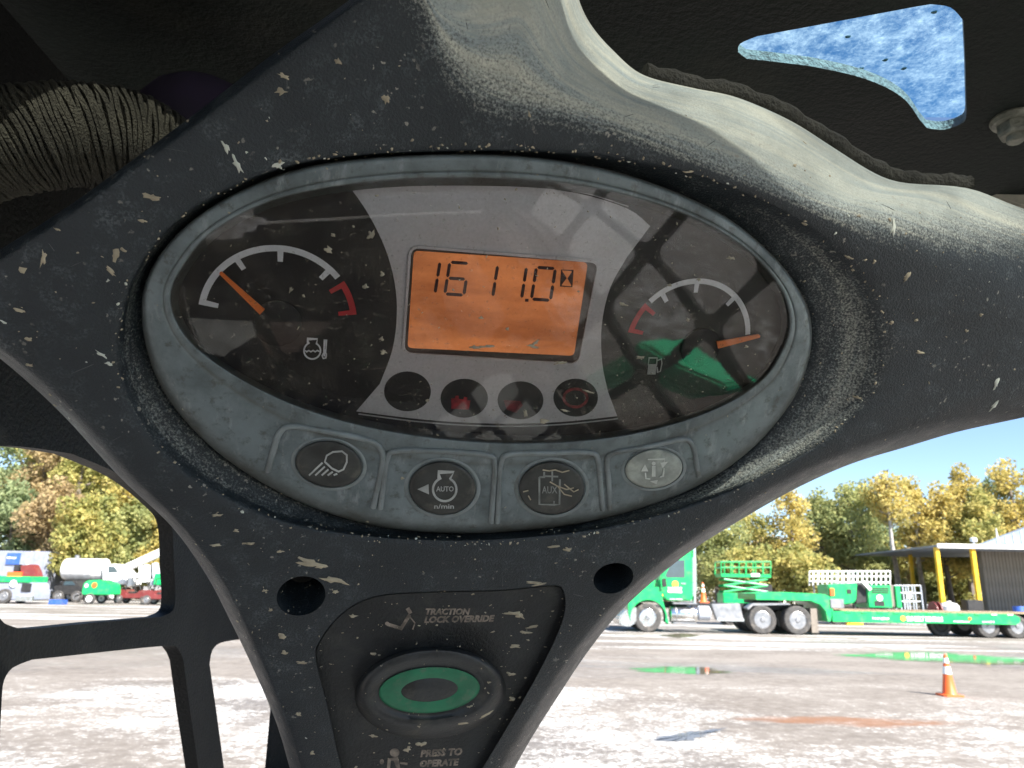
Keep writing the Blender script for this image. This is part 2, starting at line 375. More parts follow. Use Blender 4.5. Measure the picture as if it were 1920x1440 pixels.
def boolean(o, cutters):
    for c in cutters:
        md = o.modifiers.new('b', 'BOOLEAN'); md.object = c; md.operation = 'DIFFERENCE'; md.solver = 'EXACT'
    dg = bpy.context.evaluated_depsgraph_get(); me = bpy.data.meshes.new_from_object(o.evaluated_get(dg), depsgraph=dg, preserve_all_data_layers=True)
    o.modifiers.clear(); old = o.data; o.data = me; me.name = old.name
    for c in cutters: bpy.data.objects.remove(c)
plate_out = [tuple(p) for p in catmull(PLATE, 4)]
cut = [pcut([pl(x, y, -1.2) for x, y in plate_out], [pl(x, y, 25) for x, y in plate_out])]
SOCK = [(565,1108,46,36,-12), (1146,1076,38,28,-14)]
for cx, cy, rx, ry, rot in SOCK:
    lo = ell(cx, cy, rx, ry, rot, 36, 0.); cut.append(pcut([Vector((p.x, p.y, -.022)) for p in lo], [Vector((p.x, p.y, .03)) for p in lo]))
boolean(housing, cut); sharpen(housing.data, 38); housing.parent = panel
# rounded lips at the sockets come from a dark bushing inside each
for cx, cy, rx, ry, rot in SOCK:
    lo = ell(cx, cy, rx*.62, ry*.62, rot, 28, 0.)
    b = MB(); n = 28
    b.prism([Vector((p.x, p.y, -.0235)) for p in lo], (0,0,.010)); b.build('socket_bolt', M['hole'], panel, True)
_bm = bmesh.new(); _bm.from_mesh(housing.data); HBVH = BVHTree.FromBMesh(_bm); _bm.free()
CAML = PMI @ CAM; PMI3 = PMI.to_3x3()
def hit(px, py, bvh):
    d = (PMI3 @ ray(px, py)).normalized(); p, nrm, i, dist = bvh.ray_cast(CAML, d)
    if p is None: return None
    if nrm.dot(d) > 0: nrm = -nrm
    return p, nrm

# ---- foam seal along the upper right edge
seal = []
for (x, y) in catmull([(1208,138),(1290,160),(1380,177),(1470,214),(1560,268),(1640,318),(1700,338),(1770,343),(1815,346)], 6, False):
    seal.append(pl(x, y, -46))
b = MB(); b.tube(seal, .0042, 8, rs=[.0042+.0004*math.sin(i*2.1)+.0004*math.sin(i*5.3) for i in range(len(seal))]); b.build('foam_seal', M['foam'], panel, True, 60)

# ---- silver bezel
def blend(a, b_, t): return a*(1-t)+b_*t
low = np.clip((np.degrees(TH)-5)/25, 0, 1)*np.clip((175-np.degrees(TH))/25, 0, 1)
bz = [(rL-17, one*-6., one*.8),(rL-4, one*-1.2, one*.7),(rL, one*1.0, one*.35),(rL+3, one*1.3, one*.1),(blend(rL,rB,.18), one*1.1, one*.15),(blend(rL,rB,.24), one*.6, one*.7),(blend(rL,rB,.30), one*.9, one*.1),
      (blend(rL,rB,.55), one*.8, one*.0),(blend(rL,rB,.84), one*.2, one*.05),(blend(rL,rB,.93), one*-1.2, one*.5),(rB-2, one*-4.0, one*.8),(rB, one*-7., one*1.),(rB-1, one*-13., one*1.)]
rows = [np.array([tuple(p) for p in ring_pts(r, h)]) for r, h, d in bz]
BR_, BD_ = centripetal(rows, [d for r, h, d in bz], 3)
bezel = ring_mesh(BR_, False, BD_, 'edge_dark', 'bezel', M['bezel'], panel, 50)
_bm = bmesh.new(); _bm.from_mesh(bezel.data); BBVH = BVHTree.FromBMesh(_bm); _bm.free()

# ---- flat drawing on the panel: shapes given in photograph pixels, laid on a plane h mm above the panel plane
def flat(name, polys, h, mat, parent, thick=.12):
    b = MB()
    for pts in polys:
        a = [pl(x, y, h) for x, y in pts]; b.prism(a, (0,0,thick*.001))
    return b.build(name, mat, parent)
def stroke(pts, wd, closed=False):
    """ribbon polygons along a polyline"""
    out = []; P = [Vector(p) for p in pts]; n = len(P); L_ = []; R_ = []
    for i in range(n):
        if closed: a, c = P[i-1], P[(i+1) % n]
        else: a, c = P[max(i-1,0)], P[min(i+1,n-1)]
        t = (c-a); t = t.normalized() if t.length else Vector((1,0)); nr = Vector((-t.y, t.x))*wd/2
        if 0 < i < n-1 or closed:
            t1 = (P[i]-P[i-1]).normalized(); k = max(.5, abs(t.dot(t1))); nr = nr/k
        L_.append(P[i]+nr); R_.append(P[i]-nr)
    for i in range(n if closed else n-1):
        j = (i+1) % n; out.append([tuple(L_[i]), tuple(L_[j]), tuple(R_[j]), tuple(R_[i])])
    return out
def strip(pts, wd, h, closed=False, thick=.12):
    """one connected ribbon mesh for MB"""
    q = stroke(pts, wd, closed); b = MB()
    L_ = [s[0] for s in q]+([] if closed else [q[-1][1]]); R_ = [s[3] for s in q]+([] if closed else [q[-1][2]])
    n = len(L_); v = [pl(*p, h) for p in L_]+[pl(*p, h) for p in R_]; up = Vector((0,0,thick*.001))
    v += [p+up for p in v]; f = []
    for i in range(n if closed else n-1):
        j = (i+1) % n
        f += [(2*n+i,2*n+j,3*n+j,3*n+i), (i,j,2*n+j,2*n+i), (n+j,n+i,3*n+i,3*n+j)]
    if not closed: f += [(0,n,3*n,2*n),(n-1,2*n-1,4*n-1,3*n-1)]
    return b.add(v, f)
_tc = {}
def text2d(s, bold=.0, shear=0.):
    key = (s, bold, shear)
    if key not in _tc:
        cu = bpy.data.curves.new('t', 'FONT'); cu.body = s; cu.offset = bold; cu.shear = shear; cu.resolution_u = 2
        to = bpy.data.objects.new('t', cu); COL.objects.link(to)
        dg = bpy.context.evaluated_depsgraph_get(); me = bpy.data.meshes.new_from_object(to.evaluated_get(dg))
        v = [(p.co.x, p.co.y) for p in me.vertices]; f = [tuple(p.vertices) for p in me.polygons]
        bpy.data.objects.remove(to); xs = [a for a, _ in v]; x0, x1 = min(xs), max(xs)
        ys = [c for _, c in v]; 
        _tc[key] = ([((a-x0)/(x1-x0), c/max(ys)) for a, c in v], f)
    return _tc[key]
def text_panel(name, s, x, y, wd, ht, h, mat, parent, slope=0., bold=.012, shear=0.):
    """x,y: pixel of the baseline's left end"""
    v, f = text2d(s, bold, shear)
    return mk(name, [pl(x+a*wd, y-c*ht+slope*a*wd, h) for a, c in v], f, mat, parent)

# ---- gauge face behind the lens
DH = -6.0
face = ring_mesh([np.array([tuple(p) for p in ring_pts(rL*t-4, one*DH)]) for t in (.02, .5, 1.0)], False, None, '', 'gauge_face', M['dial_black'], panel)
SILV = catmull([(657,352),(690,400),(722,465),(740,530),(744,590),(736,655),(712,720)], 4, False)+catmull([(668,771),(800,787),(930,794),(1050,791),(1157,780)], 4, False)+catmull([(1140,735),(1129,680),(1128,609),(1144,539),(1176,481)], 4, False)+catmull([(1219,424),(1176,391),(1080,362),(950,346),(800,343)], 4, False)
SILV = [tuple(p) for p in SILV]
flat('silver_centre', [SILV], DH+.1, M['dial_silver'], face)
strip(catmull([(672,776),(800,792),(930,799),(1050,796),(1158,785)], 5, False), 2.2, DH+.35).build('silver_line', M['dial_line'], face)
strip(catmull([(659,349),(800,339),(950,342),(1080,358),(1178,387)], 5, False), 2.0, DH+.35).build('silver_line', M['dial_line'], face)
LP = [(373,568),(376.5,544),(411,502),(442.5,475.7),(482,462.5),(519,460),(558.6,466.4),(593,479.6),(622,502),(639,516.6),(645.6,525.8),(661.5,552),(665,589)]
RP = [(1183.8,623.6),(1188.6,596.4),(1207.8,567.7),(1214,559.7),(1239.7,539),(1271.7,526.8),(1306.8,523),(1345,531),(1374,550),(1394.7,577),(1405.9,602.8),(1412,625)]
def fitc(pts):
    q = np.array([tuple(pl(x, y, DH+.3))[:2] for x, y in pts]); A = np.column_stack([2*q, np.ones(len(q))])
    s = np.linalg.lstsq(A, (q**2).sum(1), rcond=None)[0]; return s[0], s[1], math.sqrt(s[2]+s[0]**2+s[1]**2)
def gauge(name, pts, p_white, p_red, ticks, red_ends, ends_white):
    cx, cy, r = fitc(pts); tw = .0022
    a_of = lambda p: math.atan2(pl(*p, DH+.3).y-cy, pl(*p, DH+.3).x-cx)
    def un(a): return a if a > -2.2 else a+2*math.pi
    def arc(a0, a1, ro, ri, b, z=DH+.3):
        n = max(2, int(abs(a1-a0)/.05)); v = []; f = []
        for i in range(n+1):
            a = a0+(a1-a0)*i/n
            for rr in (ro, ri): v.append((cx+rr*math.cos(a), cy+rr*math.sin(a), z*.001))
        b.add(v, [(2*i, 2*i+1, 2*i+3, 2*i+2) for i in range(n)])
    w_ = MB(); rd = MB(); W0, W1 = un(a_of(p_white[0])), un(a_of(p_white[1])); R0, R1 = un(a_of(p_red[0])), un(a_of(p_red[1]))
    arc(W0, W1, r, r-tw, w_); arc(R0, R1, r, r-tw, rd)
    def tick(b, a, ln, hw, z): 
        da = hw/r; arc(a-da, a+da, r-tw*.5, r-tw-ln, b, z)
    for a in ticks: tick(w_, un(a_of(a)), .0036, .0011, DH+.31)
    for a in ends_white: tick(w_, un(a_of(a)), .0042, .0011, DH+.31)
    s = .0010/r*(1 if R1 > R0 else -1)
    tick(rd, R0+s, .0042, .0010, DH+.31); tick(rd, R1-s, .0042, .0010, DH+.31)
    w_.build('gauge_scale', M['dial_white'], face); rd.build('gauge_red_zone', M['dial_red'], face)
gauge('temp', LP, ((375,571),(637,518)), ((645,527),(664,590)), [(440,480),(526,462),(622,502)], None, [(377,566)])
gauge('fuel', RP, ((1214,560),(1412,626)), ((1208,567),(1184,624)), [(1237,541),(1308,524),(1380,555)], None, [])
def needle(tip, base, w0, w1, h):
    t = Vector(tip)-Vector(base); n = Vector((-t.y, t.x)).normalized(); b_, e = Vector(base), Vector(tip)
    q = [b_+n*w0/2, e+n*w1/2, e+t.normalized()*2, e-n*w1/2, b_-n*w0/2]
    o = flat('needle', [[tuple(p) for p in q]], h, M['needle'], face, .8); return o
needle((414,511), (492,584), 13, 6, -4.2); needle((1422,629), (1344,646), 13, 6, -4.2)
for c in ((520,606), (1312,652)):
    p = pl(*c, -5.6); b = MB(); b.lathe(p, (0,0,1), [(.0085,0),(.0085,.0005),(.0080,.0008),(.002,.0009)], 32); b.build('needle_hub', M['hub'], face, True)
# warning lamps
for i, (x0, x1, y0, y1) in enumerate([(720,807.9,696.3,771),(826,914.8,710,783),(933,1018.8,714.8,786),(1037.5,1121,709.8,781)]):
    c = MB(); c.prism(ell((x0+x1)/2, (y0+y1)/2, (x1-x0)/2, (y1-y0)/2, 0, 40, DH+.25), (0,0,.00012)); lamp = c.build('warning_lamp', M['dial_black'], face)
flat('lamp_symbol', [[(846,747),(853,747),(854,742),(860,742),(860,748),(869,749),(870,744),(876,745),(876,750),(882,751),(879,768),(846,766)]], DH+.5, M['lamp_red'], face)
flat('lamp_symbol', [[(944,750),(975,752),(980,760),(968,774),(950,768)]], DH+.5, M['dull_red'], face)
strip([(1079+22*math.cos(t*.35), 746+17*math.sin(t*.35)) for t in range(18)], 5, DH+.5, True).build('lamp_symbol', M['dull_red'], face)
flat('lamp_symbol', [[(748,742),(770,738),(780,752),(766,762),(750,757)]], DH+.5, M['hub'], face)
# coolant temperature and fuel pump symbols
b = MB(); zz = DH+.45
b = strip([(585.5+15.5*math.cos(R(a)), 657.5+15.5*math.sin(R(a))) for a in range(-62, 243, 12)]+[(578,644),(577,635.5),(595,635.5),(593.5,644)], 2.9, zz, True)
b2 = strip([(572,657),(575,659.5),(579,657),(583,659.5),(587,657),(591,659.5),(595,657),(599,659)], 2.4, zz+.05); b.add(b2.v, b2.f)
b2 = strip([(612.5,637),(609,637),(607,661),(604,667),(606,672),(611,671),(612,664),(610.5,661)], 2.2, zz, True); b.add(b2.v, b2.f)
b2 = strip([(609,655),(608,668)], 3.4, zz+.08); b.add(b2.v, b2.f)
b.build('coolant_symbol', M['dial_white'], face)
b = strip([(1217,671),(1232,671),(1231,684),(1215,684)], 2.4, zz, True)
b2 = MB(); b2.prism([pl(x, y, zz) for x, y in ((1215,685),(1231,685),(1229,702),(1213,702))], (0,0,.0001)); b.add(b2.v, b2.f)
b2 = strip([(1232,676),(1240,673),(1241,681),(1238,696),(1233,698),(1232,688)], 1.9, zz+.04); b.add(b2.v, b2.f)
b.build('fuel_symbol', M['print'], face)
# display
def zz6(x, y): return (720+x/3.789, 420+y/3.789)
def rrect(pts, r, n=5):
    out = []; m_ = len(pts)
    for i in range(m_):
        p, a, c = Vector(pts[i]), Vector(pts[i-1]), Vector(pts[(i+1) % m_]); u, v = (a-p).normalized(), (c-p).normalized()
        for k in range(n+1):
            t = k/n; out.append(tuple((p+u*r)*(1-t)**2 + p*2*t*(1-t) + (p+v*r)*t*t))
    return out
disp = flat('display', [rrect([(769,461),(1123,490),(1085,683),(755,662)], 18)], DH+.3, M['lcd_frame'], panel)
strip(rrect([(769,461),(1123,490),(1085,683),(755,662)], 18), 5, DH+.3, True, .9).build('display_rim', M['dial_silver'], disp, True)
flat('display_screen', [rrect([(776,470),(1102,492),(1076,667),(764,652)], 9)], DH+.6, M['lcd'], disp)
def seg(p, q, wd):
    p, q = Vector(p), Vector(q); t = (q-p).normalized(); n = Vector((-t.y, t.x))*wd/2; e = wd*.5
    return [tuple(x) for x in (p, p+t*e+n, q-t*e+n, q, q-t*e-n, p+t*e-n)]
SEGS = {'0':'abcdef','1':'bc','6':'acdefg'}
def digit(ch, i, wd=23):
    rx, ty = 398+205*i, 268+12.2*i; w_, h_, sl = 135, 225, -36
    P = lambda u, v: zz6(rx-w_*(1-u)+sl*v, ty+h_*v+9*(u-1))
    g = .012; out = []
    T = {'a':(P(0.04,0),P(.96,0)),'b':(P(1,.02),P(1,.48)),'c':(P(1,.52),P(1,.98)),'d':(P(.04,1),P(.96,1)),'e':(P(0,.52),P(0,.98)),'f':(P(0,.02),P(0,.48)),'g':(P(.06,.5),P(.94,.5))}
    for s in SEGS[ch]: out.append(seg(*T[s], wd/3.789))
    return out
for i, ch in enumerate('16110'): flat('digit', digit(ch, i), DH+.8, M['lcd_ink'], disp, .05)
flat('digit', [[zz6(1003,530), zz6(1028,532), zz6(1026,553), zz6(1001,551)]], DH+.8, M['lcd_ink'], disp, .05)
hg = [zz6(x, y) for x, y in ((1262,326),(1340,330),(1334,446),(1256,440))]
strip(hg, 2.4, DH+.8, True, .05).build('hourglass_symbol', M['lcd_ink'], disp)
flat('hourglass_symbol', [[zz6(1264,330),zz6(1298,384),zz6(1258,438)],[zz6(1338,334),zz6(1303,386),zz6(1332,440)]], DH+.85, M['lcd_ink'], disp, .05)
# lens: slightly domed clear sheet
lr = [(rL*.02, one*2.2),(rL*.35, one*2.0),(rL*.7, one*1.3),(rL*.9, one*.5),(rL-1, one*-.2)]
lens = ring_mesh([np.array([tuple(p) for p in ring_pts(r, h)]) for r, h in lr], False, None, '', 'clear_lens', M['lens'], panel)

# ---- button surrounds, buttons and their symbols
def z8(x, y): return (480+x/2.2326, 760+y/2.2326)
def onbez(px, py, lift=0.):
    q = hit(px, py, BBVH)
    if q is None: return pl(px, py, lift)
    return q[0]+q[1]*(lift*.001)
PADS = [[(502,883),(512,848),(524,812),(545,799),(600,806),(690,825),(714,842),(718,866),(710,905),(700,951)],
        [(713,953),(719,905),(726,860),(742,845),(820,845),(912,852),(927,868),(925,920),(921,979)],
        [(932,979),(935,920),(939,868),(956,851),(1030,849),(1105,848),(1121,862),(1126,910),(1130,955)],
        [(1143,953),(1141,900),(1138,862),(1154,847),(1220,836),(1280,823),(1299,835),(1305,865),(1310,893)]]
for p in PADS:
    path = [onbez(x, y, .1) for x, y in catmull(p, 4, False)]
    b = MB(); b.tube(path, .0012, 8); b.build('button_surround', M['ridge'], bezel, True, 60)
BTN = [(616.6,870,63,43.5,8,'button'), (829.4,914.5,63,50,2,'button'), (1034.5,914.5,62,50,-2,'button'), (1225.8,878.5,54,36.5,-6,'button_pale')]
BH = []
for cx, cy, rx, ry, rot, mt in BTN:
    h0 = onbez(cx, cy).z*1000
    rows = [np.array([tuple(p) for p in ell(cx, cy, rx*t, ry*t, rot, 44, h0+hh)]) for t, hh in ((1.14,.05),(1.09,.45),(1.03,.35),(1.0,-.5),(.985,.6),(.94,1.35),(.86,1.6),(.4,1.68),(.02,1.7))]
    # dome only: the collar is a part of its own
    dome = ring_mesh(rows[3:], False, None, '', 'button', M[mt], bezel, 60)
    ring_mesh(rows[:4], False, None, '', 'button_collar', M['ridge'], dome, 60)
    BH.append((dome, h0+1.78))
def sym(name, bs, i, mat):
    b = MB()
    for q in bs: b.add(q.v, q.f)
    return b.build(name, mat, BH[i][0])
h = BH[0][1]; Z = lambda pts: [z8(*p) for p in pts]
bs = [strip(Z([(288,236),(296,210),(322,195),(360,192),(380,208),(380,238),(366,268),(346,277),(318,264)]), 3.2, h, True)]
for a, c in zip([(278,240),(288,256),(303,268),(321,278),(340,286)], [(222,293),(248,293),(275,293),(300,293),(325,292)]): bs.append(strip(Z([a, c]), 3.2, h))
sym('headlamp_symbol', bs, 0, M['print'])
h = BH[1][1]
bs = [strip([(833.8+22*math.cos(R(a)), 917.5+22*math.sin(R(a))) for a in range(-60, 241, 12)]+[z8(768,308),z8(765,279),z8(828,279),z8(812,308)], 4, h, True)]
t = MB(); t.prism([pl(*z8(*p), h) for p in ((722,330),(724,372),(676,351))], (0,0,.0001)); bs.append(t)
sym('engine_symbol', bs, 1, M['print'])
text_panel('button_text', 'AUTO', *z8(754,360), 33, 9.5, h+.1, M['print'], BH[1][0], bold=.02)
text_panel('button_text', 'n/min', *z8(746,432), 37, 8.5, h+.1, M['print'], BH[1][0], bold=.015)
h = BH[2][1]
bs = [strip(Z([(1186,300),(1186,414),(1246,416),(1248,400)]), 3.4, h), strip(Z([(1186,300),(1206,300),(1206,278)]), 3.4, h), strip(Z([(1210,296),(1265,298)]), 3, h), strip(Z([(1240,276),(1240,318)]), 3, h), strip(Z([(1272,310),(1270,414),(1246,416)]), 3.4, h)]
sym('auxiliary_symbol', bs, 2, M['print_dim'])
text_panel('button_text', 'AUX', *z8(1197,368), 29, 13, h+.1, M['print_dim'], BH[2][0], bold=.015)
h = BH[3][1]
bs = [strip(Z([(1630,282),(1632,306),(1650,308)]), 2.4, h), strip(Z([(1690,300),(1704,296),(1708,262)]), 2.4, h), strip(Z([(1640,226),(1712,224),(1706,244)]), 2.4, h)]
for tr in (((1628,246),(1612,276),(1642,276)), ((1724,236),(1692,240),(1702,262)), ((1650,318),(1682,312),(1676,330))):
    t = MB(); t.prism([pl(*z8(*p), h) for p in tr], (0,0,.0001)); bs.append(t)
sym('information_symbol', bs, 3, M['print_pale'])
text_panel('button_text', 'i', *z8(1656,296), 8, 27, h+.1, M['print_pale'], BH[3][0], bold=.03)

# ---- switch plate with oval rocker
pin = [(806+(x-806)*.992, 1300+(y-1300)*.992) for x, y in plate_out]
plate = flat('switch_plate', [pin], -1.1, M['plate'], panel, .35); PH = -.7
rows = [np.array([tuple(p) for p in ell(807, 1299+dy, rx, ry, -4, 56, hh)]) for rx, ry, hh, dy in ((142,86,-.9,0),(140,84,1.0,0),(136,79,4.2,-4),(130,73,6.2,-6),(122,66,7.0,-7),(112,57,6.6,-6),(104,50,5.2,-5),(97,45,4.6,-5),(2,1,4.7,-5))]
sw = ring_mesh(rows, False, None, '', 'rocker_switch', M['switch_black'], panel, 60)
rows = [np.array([tuple(p) for p in ell(805, 1294, rx, ry, -4, 56, hh)]) for rx, ry, hh in ((95,43,4.6),(94,42.5,5.2),(88,39,5.5),(58,24,5.6),(53,21.5,5.3))]
ring_mesh(rows, False, None, '', 'green_ring', M['green_switch'], sw, 60)
rows = [np.array([tuple(p) for p in ell(806, 1293, rx, ry, -4, 40, hh)]) for rx, ry, hh in ((54,22.5,5.2),(51,21,5.5),(1,.5,5.6))]
ring_mesh(rows, False, None, '', 'switch_centre', M['switch_black'], sw, 60)
text_panel('plate_text', 'TRACTION', 798, 1152, 84, 11.5, PH, M['print_tan'], plate, .0, .05, .25)
text_panel('plate_text', 'LOCK OVERRIDE', 795, 1167.5, 133, 12, PH, M['print_tan'], plate, -.02, .05, .25)
text_panel('plate_text', 'PRESS TO', 788, 1419, 79, 13, PH, M['print_tan'], plate, -.05, .05, .2)
text_panel('plate_text', 'OPERATE', 787, 1438, 74, 12.5, PH, M['print_tan'], plate, -.05, .05, .2)
text_panel('plate_text', 'LOADER', 786, 1457, 64, 12.5, PH, M['print_tan'], plate, -.05, .05, .2)
b = MB()
for q in (strip([(726,1170),(752,1178),(768,1153)], 6, PH), strip([(764,1140),(770,1150)], 7, PH), strip([(768,1156),(778,1168),(774,1180)], 2, PH)): b.add(q.v, q.f)
b.prism(ell(726,1169,4,3.4,0,12,PH), (0,0,.0001)); b.build('lever_symbol', M['print_tan'], plate)
b = MB(); b.prism(ell(740,1411,9,8,0,20,PH), (0,0,.0001)); b.prism(ell(716,1428,4,5,0,12,PH), (0,0,.0001))
for q in (strip([(728,1444),(730,1424),(742,1422),(748,1444)], 6, PH), strip([(750,1430),(764,1432)], 4, PH)): b.add(q.v, q.f)
b.build('operator_symbol', M['print_tan'], plate)

# ---- dried mud, splashes and dust flecks, laid on the real surfaces
def fleck(b, p, nrm, rx, ry, rot, th, rnd=.45, n=8):
    n_ = nrm.normalized(); a = n_.orthogonal().normalized() if abs(n_.z) < .6 else (Vector((1,0,0))-n_*n_.x).normalized(); c = n_.cross(a)
    ca, sa = math.cos(rot), math.sin(rot); a, c = a*ca+c*sa, c*ca-a*sa; v = []; b0 = len(b.v)
    rad = [1+random.uniform(-rnd, rnd) for _ in range(n)]
    for k in range(n):
        q = 2*math.pi*k/n; v.append(p + a*rx*rad[k]*math.cos(q) + c*ry*rad[k]*math.sin(q) - n_*.0001)
    v += [p + (x-p)*.72 + n_*(th+.0001) for x in v[:]]; v.append(p+n_*th*1.2)
    b.add(v, [(k,(k+1)%n,n+(k+1)%n,n+k) for k in range(n)]+[(n+k,n+(k+1)%n,2*n) for k in range(n)])
PXM = .000208
tan_, pale = MB(), MB()
def put(b, px, py, rx, ry, rot, bvh=HBVH, th=.0003, rnd=.55, n=13):
    if n == 13: rx, ry = rx*.8, ry*.72
    q = hit(px, py, bvh)
    if q: fleck(b, q[0], q[1], rx*PXM, ry*PXM, R(rot), th, rnd, n)
# larger marks traced from the photograph: (x, y, half length, half width, angle)
for a in [(532,143,14,6,-20),(528,172,10,7,5),(634,116,6,8,60),(724,186,9,7,-50),(285,369,15,7,-10),(370,412,5,10,70),(82,483,6,21,-15),(218,479,11,9,70),(268,414,7,4,0),(106,430,6,3,-20),(55,684,4,10,70),(104,760,7,3,-50),(207,508,14,4,-50),(36,583,10,4,-20),(54,637,6,5,0),
          (585,1058,30,8,-12),(574,1052,20,9,-20),(620,1086,22,9,-15),(640,1090,20,6,-30),(628,1110,8,6,0),(600,1062,14,7,10),(528,1192,10,8,-40),(532,1224,8,7,0),(566,1242,11,5,-5),(405,1022,13,5,5),(442,995,7,4,-10),(406,966,12,4,10),(497,1107,7,4,0),(508,1143,6,7,50),(470,1019,10,4,0),(560,1340,6,9,30),(585,1412,7,8,0),(524,1034,9,4,0),(458,1018,6,3,0),
          (1065,1030,12,6,-10),(1040,1025,16,4,5),(1000,1092,22,4,-5),(1012,1095,20,4,10),(1290,322,10,4,20),(1490,310,8,4,30),(1590,482,12,3,-10),(1724,661,15,5,-10),(1608,745,10,4,-10),(1672,605,5,8,-20),(1700,520,5,14,-20),(1718,600,6,4,0),(1640,490,4,6,0),(1510,420,8,5,0),(1668,412,4,6,0),(1812,620,5,4,0),(1840,590,4,6,20),(1610,405,6,4,0),(1655,585,6,3,-30)]:
    put(tan_, *a)
for a in [(424,276,5,15,34),(445,309,5,20,28),(522,310,10,9,30),(385,416,8,5,20),(625,322,22,4,12),(1868,720,6,16,0),(1866,758,7,24,3),(1675,425,6,24,-6),(190,664,4,12,50),(205,682,7,4,0)]: put(pale, *a)
for _ in range(1500):
    x, y = random.uniform(0, 1920), random.uniform(0, 1440)
    wgt = .30
    if y > 960: wgt = 1.0
    if 1480 < x and 350 < y < 800: wgt = .95
    if 1250 < x < 1650 and 300 < y < 640: wgt = .7
    if x < 320 and 640 < y < 900: wgt = .35
    if y < 250 and x > 750: wgt = .06
    if random.random() > wgt: continue
    s = min(6., .7+random.expovariate(1/.95)); el = random.uniform(.3, .95)
    put(tan_ if random.random() < .88 else pale, x, y, s, s*el, random.uniform(0, 180), th=.0002, rnd=.5, n=7)
# crumbs gathered along the edge of the oval recess
for k in range(0, NA, 1):
    if random.random() < .42:
        t = TH[k]; rr = rP[k]+random.uniform(-8, 10); s = random.uniform(.6, 2.6)
        put(tan_ if random.random() < .9 else pale, PC[0]+rr*math.cos(t), PC[1]+rr*math.sin(t), s*1.5, s, random.uniform(0,180), th=.0003, n=6)
def inside(x, y, poly):
    c_ = False; j = len(poly)-1
    for i in range(len(poly)):
        if (poly[i][1] > y) != (poly[j][1] > y) and x < (poly[j][0]-poly[i][0])*(y-poly[i][1])/(poly[j][1]-poly[i][1])+poly[i][0]: c_ = not c_
        j = i
    return c_
for _ in range(230):
    x, y = random.uniform(600, 1060), random.uniform(1105, 1440)
    if not inside(x, y, pin) or ((x-807)/146)**2+((y-1299)/90)**2 < 1: continue
    s = min(6., .7+random.expovariate(1/1.1)); fleck(tan_, pl(x, y, PH), Vector((0,0,1)), s*PXM, s*random.uniform(.25,.8)*PXM, random.uniform(-.5,.9), .00018, .55, 7)
for x, y, a, b_ in ((962,1150,20,5),(975,1155,12,6),(985,1186,12,4),(965,1212,13,4),(957,1264,10,6),(660,1155,10,4),(790,1395,10,6),(765,1405,9,7),(700,1380,8,3),(960,1310,6,8),(1000,1175,14,3)): fleck(tan_, pl(x, y, PH), Vector((0,0,1)), a*PXM, b_*PXM, random.uniform(-.4,.2), .0003, .6, 12)
_bs = bmesh.new(); _bs.from_mesh(sw.data); SBVH = BVHTree.FromBMesh(_bs); _bs.free()
for _ in range(70): s = .7+random.expovariate(1/1.2); put(tan_, random.uniform(670,945), random.uniform(1215,1380), s, s*.5, random.uniform(0,180), SBVH, .00015, .5, 6)
for x, y, a, b_, r_ in ((912,1340,16,5,20),(880,1325,9,3,10),(690,1360,12,3,-30)): put(tan_, x, y, a, b_, r_, SBVH, .0003, .6, 12)
scr = MB()
for _ in range(150):
    x, y = random.uniform(0, 1920), random.uniform(0, 1440); ln = random.uniform(5, 20); put(scr, x, y, ln, random.uniform(.35,.8), random.choice((20,60,100,140))+random.uniform(-25,25), th=.00006, rnd=.3, n=8)
tag(scr.build('fine_scratches', M['scratch'], panel, True, 70), kind='stuff')
tag(tan_.build('dried_mud_flecks', M['mud'], panel, True, 70), kind='stuff')
tag(pale.build('pale_splash_marks', M['mud_pale'], panel, True, 70), kind='stuff')
film = MB(); _bm = bmesh.new(); _bm.from_mesh(lens.data); LBVH = BVHTree.FromBMesh(_bm); _bm.free()
for a in [(545,543,4,7,-20),(617,468,8,7,0),(695,440,6,10,-25),(686,538,5,6,0),(717,513,5,5,30),(625,440,5,4,0),(715,635,5,5,0),(720,660,7,6,0),(1005,642,4,14,-35),(1000,650,14,4,-10),(888,651,12,5,0),(915,650,14,4,0),(952,617,4,4,0),(902,596,4,4,0),(1050,680,14,5,10),(1020,790,14,6,0),(1105,735,14,4,-10),(1370,484,9,4,0),(1255,535,5,4,0),(1310,524,5,4,0),(1168,570,10,4,-10),(1200,670,10,4,5),(1400,650,5,4,0),(1290,600,5,7,0),(985,775,4,12,20),(1060,770,10,3,-10)]:
    put(film, *a, bvh=LBVH, th=.00012)
for _ in range(300):
    x, y = random.uniform(320, 1480), random.uniform(335, 830)
    if x < 620 and random.random() < .5: continue
    s = min(4., .6+random.expovariate(1/.9)); put(film, x, y, s, s*random.uniform(.2,.8), random.uniform(0,180), LBVH, .0001, .5, 6)
for _ in range(90):
    x, y = random.uniform(270, 1520), random.uniform(290, 1000); s = min(5, .7+random.expovariate(1/1.1))
    put(film, x, y, s, s*random.uniform(.3,.9), random.uniform(0,180), BBVH, .00012, .5, 6)
# cracks of dried mud on the auxiliary button
tag(film.build('lens_dust_flecks', M['mud_film'], panel, True, 70), kind='stuff')
b = MB(); hh = BH[2][1]+.1
for pts in ([(1200,270),(1228,274),(1252,270),(1282,280),(1312,272)],[(1230,320),(1262,338),(1300,352),(1330,345)],[(1262,338),(1290,372),(1322,380)],[(1290,330),(1330,362),(1350,352)],[(1118,362),(1140,356)],[(1140,378),(1150,396)]):
    q = strip(Z(pts), 2.2, hh); b.add(q.v, q.f)
b.build('mud_crust', M['mud'], BH[2][0])

